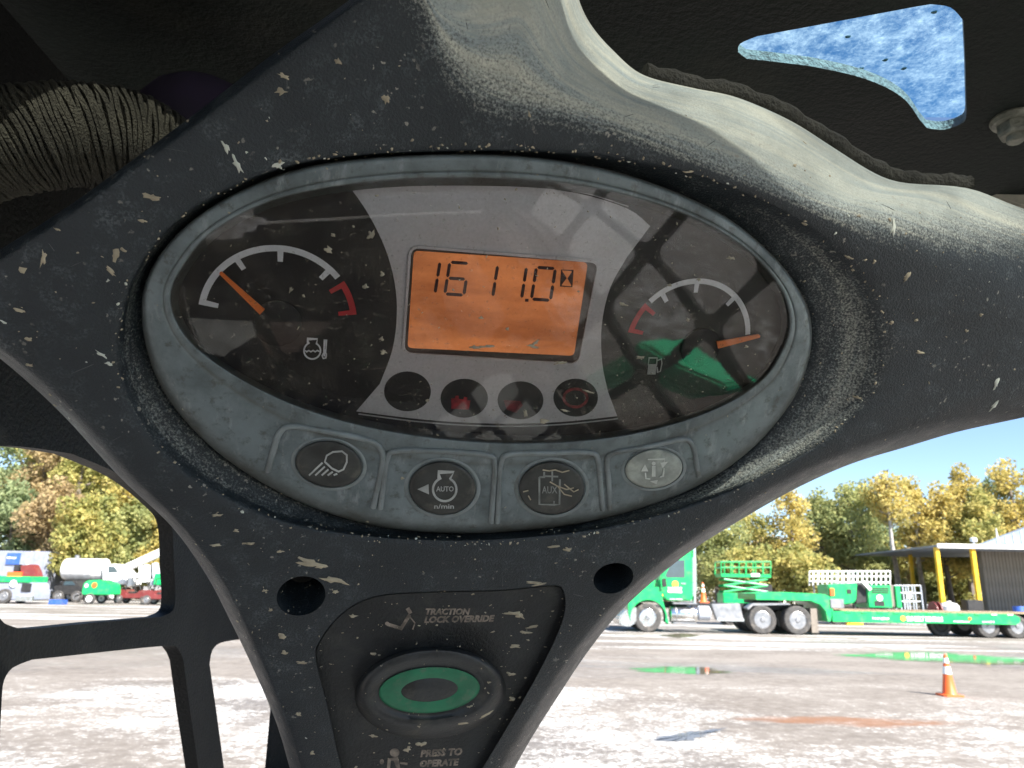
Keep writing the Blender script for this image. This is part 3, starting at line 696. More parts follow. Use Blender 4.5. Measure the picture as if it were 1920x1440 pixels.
# ================================================================== cab of the loader
cab = empty('loader_cab', (0,0,0), 'black steel cab with a slotted side screen and a roof opening', 'cab')
LX = -.28
def lw(px, py): return onplane(px, py, (LX,0,0), Vector((1,0,0)))
def screen(name, outline, holes, off, mat, parent, edge=None):
    """thick plate with openings: outline and holes are 3D point lists in one plane"""
    o = mk(name, *(lambda b: (b.v, b.f))(MB().prism(outline, off)), mat)
    cs = []
    for h_ in holes:
        b = MB(); of = Vector(off); b.prism([Vector(p)-of*1.0 for p in h_], of*3.0); cs.append(mk('c', b.v, b.f, edge or mat))
    boolean(o, cs); sharpen(o.data, 35); o.parent = parent; return o
H1 = catmull([(-40,838),(20,836),(80,842)], 3, False)+catmull([(135,851),(230,893),(300,950),(322,985),(326,1060),(329,1115),(324,1145),(300,1157)], 4, False)+catmull([(180,1167),(60,1179),(22,1174),(2,1162),(-12,1130)], 4, False)+[(-38,1000),(-60,900),(-58,850)]
H2 = catmull([(4,1300),(8,1275),(24,1252),(60,1237)], 3, False)+catmull([(180,1224),(310,1211),(333,1216),(344,1238)], 3, False)+[(356,1330),(372,1440),(380,1500),(374,1530),(340,1545),(100,1575),(20,1590),(0,1560),(-4,1450)]
H3 = catmull([(393,1245),(398,1220),(412,1206),(440,1200)], 3, False)+[(490,1194),(505,1200),(512,1220),(518,1290),(530,1360)]+catmull([(534,1395),(528,1425),(508,1446)], 3, False)+[(440,1462),(430,1452),(420,1440),(408,1350)]
holes = [[lw(*p[:2]) for p in h_] for h_ in (H1, H2, H3)]
# more openings of the same slotted screen, out of frame to the left and below
def rr3(x, y0, y1, z0, z1, r=.03):
    pts = []
    for cy, cz, a0 in ((y1-r,z1-r,0),(y0+r,z1-r,90),(y0+r,z0+r,180),(y1-r,z0+r,270)):
        for k in range(6): t = R(a0+k*18); pts.append((x, cy+r*math.cos(t), cz+r*math.sin(t)))
    return pts
_y0 = min(p.y for p in holes[0])-.03
for y1 in (_y0, _y0-.21, _y0-.42):
    for z1 in (1.74, 1.56, 1.34, 1.12): holes.append(rr3(LX, y1-.18, y1, z1-.17 if z1 < 1.7 else z1-.15, z1))
zl = min(p.z for p in holes[1])-.03
for yy in (.30, .52, .74): holes.append(rr3(LX, yy-.15, yy+.03, zl-.2, zl))
side_out = [(LX,-.75,.55),(LX,1.05,.55),(LX,1.04,1.40),(LX,.95,1.95),(LX,-.75,1.95)]
screen('side_screen', side_out, holes, (-.012,0,0), M['steel'], cab)
# right side screen (seen mirrored in the gauge lens)
RX = .62
rh = []
for i in range(6):
    for j in range(5): rh.append(rr3(RX, -.70+.235*i, -.70+.235*i+.208, .70+.24*j, .70+.24*j+.212, .035))
screen('side_screen', [(RX,-.75,.55),(RX,.80,.55),(RX,.80,1.95),(RX,-.75,1.95)], rh, (.012,0,0), M['steel'], cab)
# roof plate with its traced cut-out
RZ = 1.955
def rf(px, py): return onplane(px, py, (0,0,RZ), Vector((0,0,1)))
HOLE = catmull([(1384,98),(1388,82),(1420,68)], 4, False)+[(1560,42),(1720,12)]+catmull([(1745,8),(1782,14),(1806,38)], 4, False)+[(1810,120)]+catmull([(1812,212),(1806,230),(1770,243),(1738,240)], 4, False)+catmull([(1724,224),(1700,190),(1660,163),(1600,141),(1520,124)], 3, False)+catmull([(1440,114),(1400,110)], 3, False)
hole3 = [rf(*p[:2]) for p in HOLE]
roof_out = [(LX-.012,-.75,RZ),(RX+.012,-.75,RZ),(RX+.012,1.05,RZ),(LX-.012,1.05,RZ)]
sun_slot = [(q_[1], q_[2], RZ) for q_ in rr3(0, -.16, .50, .13, .275, .03)]      # unseen roof slot, added to let sun onto the dusty rim
roof = screen('roof_plate', roof_out, [hole3, sun_slot], (0,0,.0065), M['roofsteel'], cab, None)
roof.data.materials.append(M['litedge'])
hc = sum((Vector(p) for p in hole3), Vector())/len(hole3)
for poly in roof.data.polygons:      # cut edge round the opening, skylight painted into its pale tone
    c = poly.center
    if abs(poly.normal.z) < .5 and LX+.05 < c.x < RX-.05 and .26 < c.y < .55: poly.material_index = 1
def pane_mat():
    k = NT('dusty_roof_pane'); c = k.coord()
    tr = k.n('BsdfTransparent', i_Color=(.68,.92,1.)); tl = k.n('BsdfTranslucent', i_Color=(.75,.76,.74)); gl = k.n('BsdfGlossy', i_Roughness=.08)
    d = k.math('ADD', k.math('MULTIPLY', k.ramp(k.noise(c, 60, 10, .78, .3), .40, .74), .20), k.math('MULTIPLY', k.ramp(k.noise(c, 330, 4, .6), .52, .74), .10))
    mx = k.n('MixShader'); k.set(mx.inputs[0], d); k.t.links.new(tr.outputs[0], mx.inputs[1]); k.t.links.new(tl.outputs[0], mx.inputs[2])
    m2 = k.n('MixShader', i_0=.03); k.t.links.new(mx.outputs[0], m2.inputs[1]); k.t.links.new(gl.outputs[0], m2.inputs[2])
    k.t.links.new(m2.outputs[0], k.out.inputs[0]); return k.m
M['pane'] = pane_mat()
def smoked_mat():
    k = NT('sun_dimming_pane'); c = k.coord(); tr = k.n('BsdfTransparent', i_Color=(.47,.48,.47)); df = k.n('BsdfTranslucent', i_Color=(.3,.29,.26)); mx = k.n('MixShader')
    k.set(mx.inputs[0], k.ramp(k.noise(c, 25, 6, .65), .4, .7, .02, .3)); k.t.links.new(tr.outputs[0], mx.inputs[1]); k.t.links.new(df.outputs[0], mx.inputs[2]); k.t.links.new(mx.outputs[0], k.out.inputs[0]); return k.m
M['smoked'] = smoked_mat()
b = MB(); b.box((-.19,.10,RZ+.0125), (.53,.305,RZ+.0165)); b.build('sun_slot_pane', M['smoked'], cab)  # unseen pane over the added slot, tinted to dim the sun
xs = [p[0] for p in hole3]; ys = [p[1] for p in hole3]
b = MB(); b.box((min(xs)-.03, min(ys)-.03, RZ+.030), (max(xs)+.03, max(ys)+.03, RZ+.034)); pane = b.build('roof_pane', M['pane'], cab)
b = MB(); 
for x, y in ((1590,68),(1752,22),(1614,128),(1694,128),(1660,112)):
    p = onplane(x, y, (0,0,RZ+.030), Vector((0,0,1))); fleck(b, p-Vector((0,0,.0003)), Vector((0,0,-1)), .0018, .0013, .3, .0004, .25, 10)
M['spot'] = simple('dark_water_spot', (.10,.22,.24), .6)
tag(b.build('water_spots', M['spot'], pane), kind='stuff')
# nut under the roof
q = rf(1897, 222); b = MB(); ax = (0,0,-1)
b.lathe(q, ax, [(.0128,0),(.0132,.0015),(.0120,.004),(.0098,.005)], 30); nut = b.build('flange_nut', M['nut'], cab, True)
b = MB(); b.lathe(q+Vector((0,0,-.004)), ax, [(.0098,0),(.0098,.0075),(.0086,.0092)], 6); b.build('hex', M['nut'], nut)
b = MB(); b.lathe(q+Vector((0,0,-.0125)), ax, [(.0052,0),(.0052,.0045),(.0042,.0055)], 16); b.build('stud', M['nut'], nut, True)
# header, pillars, sill, floor and rear of the cab
def part(name, a, c, mat=M['steel'], bv=.006):
    b = MB(); b.box(a, c); o = b.build(name, mat, cab); return bevel(o, bv)
part('header_beam', (LX+.004,.985,1.89), (RX-.004,1.045,RZ-.004))
part('front_pillar', (LX+.003,.965,.56), (LX+.07,1.045,1.888)); part('front_pillar', (RX-.06,.74,.56), (RX-.003,.80,1.95))
part('roof_rail', (RX-.05,.803,1.90), (RX-.003,.983,1.952))
M['floor'] = simple('dusty_bounce_floor', (.25,.26,.26), .9, var=.3, scale=9, dirt=6, dirtcol=(.16,.16,.155))  # dusty floor kept pale to bounce light up onto the panel
part('floor_pan', (LX+.003,-.74,.50), (RX-.003,.98,.548), M['floor']); part('rear_wall', (LX+.003,-.75,.56), (RX-.003,-.71,.82))
part('rear_pillar', (LX+.003,-.75,.823), (LX+.09,-.69,1.94)); part('rear_pillar', (RX-.09,-.75,.823), (RX-.003,-.69,1.94))
M['trim'] = simple('dusty_beige_trim', (.42,.40,.33), .85, var=.2, scale=60)
b = MB(); b.prism([onplane(x, y, (0,.548,0), Vector((0,1,0))) for x, y in ((1845,362),(1930,346),(2010,352),(2010,420),(1900,384))], (0,.05,0)); bevel(b.build('header_trim', M['trim'], cab), .003)
# lift arm outside the right-hand screen
arm = empty('lift_arm', (RX+.42,-.4,0), 'green loader lift arm outside the side screen, mirrored in the gauge lens', 'lift arm')
def abeam(name, a, c, t, wd):
    a, c = Vector(a), Vector(c); u = (c-a).normalized(); n_ = u.cross(Vector((1,0,0))).normalized()*t/2; b = MB(); b.prism([a-n_, a+n_, c+n_, c+u*t*.3, c-n_], (wd,0,0)); bevel(b.build(name, M['green_arm'], arm, org=arm.location), .012)
abeam('beam', (RX+.36,-.29,.475), (RX+.36,.05,.665), .09, .14); abeam('link_bar', (RX+.36,-.24,.40), (RX+.36,.02,.55), .06, .10); abeam('upright', (RX+.375,-.33,.03), (RX+.375,-.30,.47), .09, .11)
# unseen seat, added so its brown reflection stands in for the operator
M['seat'] = simple('brown_seat_vinyl', (.065,.04,.03), .7, var=.2, scale=8, bump=.2, bscale=60)
st = empty('operator_seat', (.19,-.3,.55), 'unseen brown vinyl operator seat, added for its reflection in the gauge lens', 'seat'); so_ = st.location
for nm, a, c in (('cushion',(-.08,-.58,.92),(.46,-.05,1.06)),('backrest',(-.06,-.66,1.06),(.44,-.54,1.55)),('armrest',(.40,-.55,1.10),(.47,-.15,1.17)),('pedestal',(.0,-.55,.55),(.38,-.1,.918))):
    b = MB(); b.box(a, c); bevel(b.build(nm, M['seat' if nm != 'pedestal' else 'steel'], st, org=so_), .03, 3)

# ================================================================== cord-wrapped hose and the dome behind it
hp = [CAM+ray(x, y)*d for x, y, d in ((-170,330,.36),(-60,285,.365),(40,262,.37),(140,254,.38),(230,262,.39),(300,290,.40),(350,335,.41),(390,400,.42))]
path = [Vector(p) for p in catmull([tuple(p) for p in hp], 40, False)]
hose = empty('wrapped_hose', hp[0], 'olive hose wound with fine cord, bending behind the panel edge', 'hose')
nP = len(path); rad = [.0245*(1-.30*max(0, (i/nP-.62)/.38)) for i in range(nP)]
b = MB(); b.tube(path, .02, 20, rs=[r*.93 for r in rad]); b.build('hose_core', M['cord'], hose, True, org=hose.location)
cum = [0.]
for i in range(1, nP): cum.append(cum[-1]+(path[i]-path[i-1]).length)
tot = cum[-1]; pitch = .0021; turns = int(tot/pitch); NS = 26; frames = []
prev = None
for i in range(nP):
    t = (path[min(i+1,nP-1)]-path[max(i-1,0)]).normalized()
    a = t.cross(Vector((0,0,1))).normalized() if prev is None else (prev-t*prev.dot(t)).normalized()
    prev = a; frames.append((t, a, t.cross(a)))
hv = []
wob = [random.uniform(-1,1) for _ in range(turns+3)]
for k in range(turns*NS):
    s = k/NS*pitch; ii = np.searchsorted(cum, s)-1; ii = int(min(max(ii,0), nP-2)); fr = (s-cum[ii])/max(1e-9, cum[ii+1]-cum[ii])
    ph = 2*math.pi*k/NS; j = k//NS; fj = (k % NS)/NS; wv = wob[j]*(1-fj)+wob[j+1]*fj
    p = path[ii].lerp(path[ii+1], fr); t, a, c = frames[ii]; rr = rad[ii]*(1+.025*wv)
    hv.append(p + (a*math.cos(ph)+c*math.sin(ph))*rr + t*(.0012*math.sin(ph*2+.7*wv)*wv + .0005*math.sin(ph*5+wv*3) + .005*math.sin(ph)))
b = MB(); b.tube(hv, .00118, 5, rs=[.00118*(1+.25*math.sin(i*.37)) for i in range(len(hv))]); b.build('cord_winding', M['cord'], hose, True, 70, org=hose.location)
q = CAM+ray(372, 262)*.44
dome = MB(); dome.lathe(q, (0,-.35,1), [(.036,-.05),(.036,.0),(.0345,.012),(.030,.022),(.022,.030),(.012,.0345),(.002,.036)], 40)
o = dome.build('rounded_cap', M['purple'], None, True, 60, org=q); o.location = q
tag(o, 'dark violet rounded cap half hidden behind the wrapped hose', 'cap')
# ================================================================== yard materials
def paint(name, col, rough=.35, dirt=3., coat=.3, dcol=(.20,.17,.13)):
    return simple(name, col, rough, 0, .1, 2.5, dirt=dirt, dirtcol=tuple(.6*a+.4*b for a, b in zip(dcol, col)), coat=coat)
M['green'] = paint('green_machine_paint', (.008,.42,.115)); M['green2'] = paint('faded_green_paint', (.02,.38,.14), .5)
M['white'] = paint('white_paint', (.80,.80,.78), .4); M['grey'] = paint('light_grey_paint', (.46,.49,.55), .5); M['shadegrey'] = paint('shaded_grey_paint', (.26,.28,.345), .55)  # last grey is darkened and blued to put shade into its colour
M['chrome'] = simple('polished_aluminium', (.72,.72,.72), .22, 1., .1, 5, dirt=6, dirtcol=(.4,.37,.33)); M['alu'] = simple('brushed_aluminium', (.36,.36,.37), .45, .8, .15, 5, dirt=5, dirtcol=(.35,.3,.25))
M['tyre'] = simple('dusty_tyre_rubber', (.065,.062,.06), .85, var=.3, scale=8, dirt=5, dirtcol=(.21,.18,.15)); M['black'] = simple('black_underframe', (.025,.024,.024), .6, var=.3)
M['glass'] = simple('vehicle_glass', (.05,.075,.09), .08, var=.1, spec=.8); M['red'] = paint('dull_red_paint', (.17,.025,.025), .55); M['orange'] = paint('orange_plastic', (.85,.13,.02), .5)
M['conewhite'] = simple('reflective_white_band', (.85,.85,.82), .4, var=.08); M['yellow'] = paint('yellow_paint', (.80,.50,.02), .5, coat=0.)
M['blue'] = paint('blue_plastic', (.03,.10,.42), .5); M['textwhite'] = simple('white_lettering', (.85,.85,.85), .5, var=.03); M['sunyellow'] = simple('yellow_emblem', (.9,.68,.06), .5, var=.03)
M['wood'] = simple('weathered_deck_planks', (.34,.25,.16), .85, var=.35, scale=4); M['mudflap'] = simple('dusty_rubber_flap', (.22,.19,.16), .9)
M['metalwall'] = simple('grey_corrugated_wall', (.20,.18,.155), .6, .1, .2, 1.2, dirt=1., dirtcol=(.13,.10,.075)); M['metalroof'] = simple('pale_metal_cladding', (.27,.32,.39), .45, .3, .1, 1.)
M['whitetrim'] = simple('white_metal_fascia', (.82,.82,.80), .5, var=.05); M['bark'] = simple('grey_bark', (.16,.135,.115), .9, var=.35, scale=3, bump=.5, bscale=8); M['palebark'] = simple('pale_bark', (.36,.33,.29), .9, var=.3, scale=3)

def ground_mat():
    k = NT('wet_gravel_yard'); c = k.coord()
    big = k.noise(k.coord((.55,1.,1)), .16, 5, .6, .5); mid = k.noise(k.coord((.7,1.,1)), .62, 6, .62, .4); fine = k.noise(c, 5.5, 6, .7); tiny = k.noise(c, 15, 5, .78)
    sx = k.n('SeparateXYZ'); k.t.links.new(c, sx.inputs[0]); X, Y = sx.outputs[0], sx.outputs[1]
    mud = k.mix(k.ramp(mid, .35, .65), (.140,.120,.103), (.205,.182,.160)); mud = k.mix(k.ramp(fine, .35, .7, 0, .6), mud, (.27,.242,.215))
    # crushed limestone: thick near the cab, thinning to streaks on the wheel tracks further out
    near = k.math('ADD', k.ramp(Y, 17., 12.5, -.12, .0), k.ramp(Y, 24., 29., 0, .03))
    v = k.math('ADD', k.math('ADD', k.math('MULTIPLY', big, .55), k.math('MULTIPLY', mid, .45)), near)
    v = k.math('ADD', v, k.math('MULTIPLY', k.math('SUBTRACT', fine, .5), .34)); v = k.math('ADD', v, k.math('MULTIPLY', k.math('SUBTRACT', tiny, .5), .55))
    stone = k.ramp(v, .485, .60)
    far = k.ramp(k.math('ADD', k.math('MULTIPLY', k.noise(k.coord((.12,1.,1)), .55, 4), 1.), k.math('MULTIPLY', k.math('SUBTRACT', fine, .5), .25)), .52, .60)
    stone = k.math('MAXIMUM', stone, k.math('MULTIPLY', far, k.ramp(Y, 19., 22.)))
    tracks = k.math('MULTIPLY', k.ramp(k.noise(k.coord((.9,.16,1), rot=(0,0,1.15)), 1.3, 3), .58, .64), .7)
    stone = k.math('MULTIPLY', stone, k.math('SUBTRACT', 1., tracks), clamp=True)
    lime = k.mix(k.ramp(tiny, .3, .72), (.20,.19,.18), (.64,.63,.61))
    col = k.mix(stone, mud, lime)
    g = G(1590, 1352)
    ex = k.math('DIVIDE', k.math('SUBTRACT', X, g.x), 1.35); ey = k.math('DIVIDE', k.math('SUBTRACT', Y, g.y), .42)
    rr = k.math('ADD', k.math('ADD', k.math('MULTIPLY', ex, ex), k.math('MULTIPLY', ey, ey)), k.math('MULTIPLY', k.math('SUBTRACT', k.noise(k.coord((.5,1.2,1)), 2.2, 7, .7), .5), 4.5))
    col = k.mix(k.math('MULTIPLY', k.ramp(rr, 1.3, .1, 0, .85), k.ramp(tiny, .3, .6, .55, 1.)), col, (.20,.085,.035))
    wet = k.math('MULTIPLY', k.ramp(big, .46, .58), k.math('SUBTRACT', 1., stone))
    rough = k.math('SUBTRACT', .9, k.math('MULTIPLY', wet, .48))
    b = k.bsdf(Base_Color=col, Roughness=rough, Specular_IOR_Level=.4)
    hgt = k.math('ADD', k.math('MULTIPLY', fine, .7), k.math('MULTIPLY', tiny, .4)); k.set(b.inputs['Normal'], k.bump(hgt, .5, .05)); return k.m
M['ground'] = ground_mat()
def water_mat():
    k = NT('shallow_muddy_water'); c = k.coord()
    b = k.n('BsdfPrincipled', i_Base_Color=(.13,.11,.09), i_Roughness=.05, i_IOR=1.33)
    k.set(b.inputs['Normal'], k.bump(k.noise(k.coord((.3,1,1)), 3.5, 2), .05, .01))
    v = k.math('ADD', k.attr('edge'), k.math('MULTIPLY', k.math('SUBTRACT', k.noise(k.coord((.4,1.3,1)), 1.1, 7, .72), .5), 2.6))
    tr = k.n('BsdfTransparent'); mx = k.n('MixShader'); k.set(mx.inputs[0], k.ramp(v, .15, .60, 0, .8)); k.t.links.new(tr.outputs[0], mx.inputs[1]); k.t.links.new(b.outputs[0], mx.inputs[2]); k.t.links.new(mx.outputs[0], k.out.inputs[0]); return k.m
M['water'] = water_mat()
def leaf_mat(name, cols):
    k = NT(name); gi = k.n('NewGeometry'); r = gi.outputs['Random Per Island']; c = k.coord(); nz = k.noise(c, .55, 3)
    mixv = k.math('ADD', k.math('MULTIPLY', r, .5), k.math('MULTIPLY', k.ramp(nz, .3, .7), .5))
    cr = k.n('ValToRGB'); k.set(cr.inputs[0], mixv); e = cr.color_ramp.elements
    e[0].position = .12; e[0].color = (*cols[0],1); e[1].position = .88; e[1].color = (*cols[2],1); x = e.new(.5); x.color = (*cols[1],1)
    df = k.n('BsdfDiffuse'); k.t.links.new(cr.outputs[0], df.inputs[0]); tl = k.n('BsdfTranslucent'); k.t.links.new(cr.outputs[0], tl.inputs[0])
    mx = k.n('MixShader', i_0=.55); k.t.links.new(df.outputs[0], mx.inputs[1]); k.t.links.new(tl.outputs[0], mx.inputs[2]); k.t.links.new(mx.outputs[0], k.out.inputs[0]); return k.m
M['gold'] = leaf_mat('golden_leaves', ((.36,.33,.13),(.56,.46,.15),(.70,.58,.24))); M['olive'] = leaf_mat('olive_leaves', ((.23,.27,.12),(.36,.38,.16),(.52,.50,.22)))
M['mixed'] = leaf_mat('turning_leaves', ((.25,.28,.11),(.44,.42,.15),(.62,.52,.20))); M['rust'] = leaf_mat('rusty_leaves', ((.32,.25,.15),(.46,.35,.20),(.56,.45,.24)))
M['bluegreen'] = leaf_mat('grey_green_leaves', ((.20,.26,.15),(.30,.36,.19),(.40,.44,.24))); M['scrub'] = leaf_mat('autumn_scrub', ((.24,.24,.13),(.36,.33,.18),(.48,.42,.25)))

# ================================================================== ground and water
me_v = [(-700,-60,0),(700,-60,0),(700,1300,0),(-700,1300,0)]
b = MB(); b.add(me_v, [(0,1,2,3)]); tag(b.build('ground', M['ground']), kind='structure')
def puddle(px_pts, seed, z=.006):
    rnd = random.Random(seed); pts = [G(x, y) for x, y in px_pts]
    out = []
    for p in catmull([tuple(q)[:2] for q in pts], 10):
        out.append((p[0]+rnd.uniform(-.05,.05), p[1]+rnd.uniform(-.06,.06), z))
    c = Vector(out[0])*0
    n = len(out); cx = sum(p[0] for p in out)/n; cy = sum(p[1] for p in out)/n
    rows_ = [[(cx+(p[0]-cx)*t*1.12, cy+(p[1]-cy)*t*1.25, z) for p in out] for t in (1, .75, .5, .25)]; v = [p for r_ in rows_ for p in r_]+[(cx,cy,z)]
    f = [(a*n+i, a*n+(i+1)%n, (a+1)*n+(i+1)%n, (a+1)*n+i) for a in range(3) for i in range(n)]+[(3*n+i, 3*n+(i+1)%n, 4*n) for i in range(n)]
    b = MB(); b.add(v, f); o = b.build('puddle', M['water'], org=(cx,cy,0)); o.location = (cx,cy,0)
    at = o.data.attributes.new('edge', 'FLOAT', 'POINT'); at.data.foreach_set('value', np.repeat([-.1,.3,.65,1.], n).tolist()+[1.])
    return tag(o, kind='structure')
puddle([(1560,1229),(1640,1221),(1760,1222),(1900,1232),(2000,1240),(1930,1250),(1800,1246),(1680,1240)], 1)
puddle([(1170,1254),(1260,1249),(1330,1252),(1380,1260),(1310,1265),(1210,1262)], 2)
puddle([(1225,1384),(1290,1372),(1370,1366),(1310,1384),(1240,1394)], 4)
puddle([(1225,1191),(1290,1188),(1320,1192),(1260,1197)], 5)

# ================================================================== trees
def rvec(): return Vector((random.gauss(0,1), random.gauss(0,1), random.gauss(0,1))).normalized()
def leaves(centres, radii, n, size, flat=1.):
    """many small quads spread through the clumps"""
    k = len(centres); idx = np.random.choice(k, n, p=np.array(radii)**2/np.sum(np.array(radii)**2)); C = np.array([tuple(c) for c in centres])[idx]; Rr = np.array(radii)[idx]
    d = np.random.normal(size=(n,3)); d /= np.linalg.norm(d,axis=1,keepdims=True); d[:,2] *= flat
    P = C + d*(Rr*np.random.uniform(.25,1.,n)**.6)[:,None]
    nn = np.random.normal(size=(n,3)); nn[:,2] += .5; nn /= np.linalg.norm(nn,axis=1,keepdims=True)
    t = np.cross(nn, np.random.normal(size=(n,3))); t /= np.linalg.norm(t,axis=1,keepdims=True); s_ = np.cross(nn, t)
    sz = (size*np.random.uniform(.55,1.35,n))[:,None]
    V = np.stack([P-t*sz, P+s_*sz*.6, P+t*sz, P-s_*sz*.6], 1).reshape(-1,3)
    return V, np.arange(4*n).reshape(n,4)
def npmesh(name, V, Fq, mat, parent=None, loc=(0,0,0)):
    me = bpy.data.meshes.new(name); n = len(Fq); me.vertices.add(len(V)); me.vertices.foreach_set('co', (V-np.array(loc)).astype(np.float32).ravel())
    me.loops.add(4*n); me.loops.foreach_set('vertex_index', Fq.astype(np.int32).ravel()); me.polygons.add(n)
    me.polygons.foreach_set('loop_start', np.arange(0,4*n,4,dtype=np.int32)); me.update(calc_edges=True); me.validate()
    me.materials.append(mat); o = bpy.data.objects.new(name, me); COL.objects.link(o)
    if parent: o.parent = parent
    return o
def tree(x, y, h, wd, mat, label, n=3200, base=.25, bark='bark', gappy=1., leaf=.17, group=None, tall=1.):
    loc = Vector((x,y,0)); t = empty('tree', loc, label, 'tree', group); b = MB(); lean = Vector((random.uniform(-.05,.05), random.uniform(-.05,.05), 1))
    tr = [loc+lean*h*.93*k/6+Vector((random.uniform(-.12,.12),random.uniform(-.12,.12),0))*(k>0) for k in range(7)]
    r0 = .02*h+.04; b.tube(tr, r0, 8, rs=[r0*(1-.13*k) for k in range(7)]); cen, rad = [], []
    nb = 15
    for i in range(nb):
        f = base+(1-base)*(i+.5)/nb*.95; p = loc+lean*h*.93*f; env = math.sin(math.pi*min(1,max(.08,(f-base)/(1-base)*.86+.12)))**.7
        a = i*2.4+random.uniform(-.5,.5); L_ = wd*.5*env*random.uniform(.55,1.05)
        e = p+Vector((math.cos(a)*L_, math.sin(a)*L_, L_*random.uniform(.25,.75)))
        b.tube([p, p.lerp(e,.5)+Vector((0,0,-.05*L_)), e], .05, 5, rs=[r0*.45*(1-f*.6), r0*.28*(1-f*.6), .02])
        for q in (.55, 1.0):
            cen.append(p.lerp(e,q)+rvec()*.3); rad.append(wd*.155*env*random.uniform(.7,1.25)+.35)
    cen.append(loc+lean*h*.95); rad.append(wd*.12+.3); cen.append(loc+lean*h*.86); rad.append(wd*.15+.3)
    b.build('trunk', M[bark], t, True, org=loc)
    V, Fq = leaves(cen, [r*1.08 for r in rad], int(n*(2.3 if y > 79 or x < 5 else 1.75)), leaf, .95); npmesh('crown', V, Fq, M[mat], t, loc); return t
# right-hand row: (pixel x of trunk, pixel y of top, distance, crown width m, kind)
KIND = {'gold':'tall golden-leaved tree','olive':'olive green tree','mixed':'half-turned green and yellow tree','rust':'rust-brown leaved tree','bluegreen':'grey-green pointed tree'}
def ptree(px, top, Y, wd, mat, tail, **kw):
    p = W(px, 1095, Y); h_ = W(px, top, Y).z; return tree(p.x, Y, h_, wd, mat, KIND[mat]+' '+tail, **kw)
GR = 'trees behind the yard'
ptree(1342, 985, 66, 4.8, 'olive', 'above the truck cab', group=GR)
ptree(1412, 955, 72, 4.6, 'mixed', 'with an open crown between cab and scissor lift', group=GR, n=2100)
ptree(1495, 908, 70, 4.2, 'gold', 'above the scissor lift', group=GR, n=1900)
ptree(1540, 920, 76, 5.0, 'olive', 'beside the golden tree above the scissor lift', group=GR)
ptree(1600, 908, 74, 6.0, 'olive', 'with a broad round crown above the gooseneck', group=GR, n=4200)
ptree(1650, 900, 78, 5.2, 'bluegreen', 'left of the tree with a pale bare trunk', group=GR)
ptree(1684, 884, 70, 3.4, 'gold', 'on a long pale bare trunk', group=GR, n=1500, base=.62, bark='palebark')
ptree(1726, 892, 73, 3.4, 'gold', 'just right of the pale bare trunk', group=GR, n=2000, base=.35, bark='palebark')
ptree(1782, 905, 72, 4.4, 'gold', 'above the left end of the canopy', group=GR, n=2600)
ptree(1822, 872, 75, 4.8, 'gold', 'tallest above the yellow posts', group=GR, n=3200)
ptree(1846, 912, 70, 3.8, 'mixed', 'between the golden trees above the canopy', group=GR)
ptree(1882, 888, 79, 4.0, 'bluegreen', 'above the metal gable', group=GR)
ptree(1925, 862, 76, 5.2, 'gold', 'above the metal gable', group=GR, n=3200)
ptree(1985, 880, 78, 5.6, 'mixed', 'beyond the metal gable', group=GR)
ptree(1450, 1010, 80, 5.0, 'rust', 'low between the tall trees', group=GR, n=2400); ptree(1570, 985, 84, 5.0, 'rust', 'behind the broad olive tree', group=GR, n=2200)
ptree(1660, 990, 84, 5.0, 'mixed', 'low behind the bare trunk', group=GR); ptree(1745, 985, 83, 5.0, 'rust', 'low behind the golden trees', group=GR, n=2600)
ptree(1400, 1035, 62, 4.5, 'mixed', 'low behind the scissor lift basket', group=GR, base=.12); ptree(1500, 1030, 60, 4.5, 'mixed', 'low and bushy right of the scissor lift', group=GR, base=.1)
ptree(1640, 1040, 76, 3.6, 'olive', 'low under the canopy edge', group=GR, base=.1); ptree(1750, 1050, 77, 3.4, 'olive', 'low behind the first yellow post', group=GR, base=.1); ptree(1800, 1045, 76, 3.2, 'mixed', 'low between the yellow posts', group=GR, base=.1)
# left-hand wood, seen through the side screen
GL = 'wood behind the left row'
for i, (px, top, Y, wd, mat, tail) in enumerate([(-60,760,70,7,'bluegreen','beyond the grey box trailer'),(10,905,67,5,'bluegreen','low beside the grey box trailer'),(45,770,72,6.5,'rust','tallest behind the box trailer'),(110,760,70,6.5,'mixed','behind the tank truck'),(165,790,74,6.5,'olive','behind the tank truck'),(215,770,70,6.,'mixed','behind the white cab'),(262,800,68,5.5,'gold','behind the raised boom'),(310,850,72,6.5,'gold','behind the boom tip'),(90,900,66,5,'rust','low behind the box trailer'),(150,930,64,5,'mixed','low behind the tank'),(205,950,66,5,'olive','low behind the white cab'),(255,930,66,4.5,'olive','low behind the boom'),(318,955,66,4.5,'gold','low behind the boom tip'),(30,640,86,10,'mixed','tall at the back of the wood'),(130,620,88,10,'olive','tall at the back of the wood'),(235,640,86,10,'rust','tall at the back of the wood'),(330,660,88,10,'gold','tall at the back of the wood'),(370,900,74,6,'mixed','hidden mostly by the screen post'),(455,900,76,6,'olive','hidden mostly by the panel')]):
    ptree(px, top, Y, wd, mat, tail, group=GL, n=3000 if wd < 9 else 7000, base=.14, leaf=.18 if wd < 9 else .24)
for px, top, mat, wd, tail in ((560,960,'mixed',7,'broad and low, hidden by the panel'),(660,880,'olive',5,'slender and tall, hidden by the panel'),(770,960,'gold',6,'broad and low, hidden by the panel'),(880,880,'mixed',4.5,'slender and tall, hidden by the panel'),(990,960,'olive',8,'broad and low, hidden by the panel'),(1100,880,'gold',4.5,'slender, hidden by the panel'),(1190,935,'rust',6,'hidden by the panel'),(1270,925,'bluegreen',5,'hidden by the panel')):
    ptree(px, top, random.uniform(70,78), wd, mat, tail, group='middle of the wood behind the yard', n=2600, base=.15)
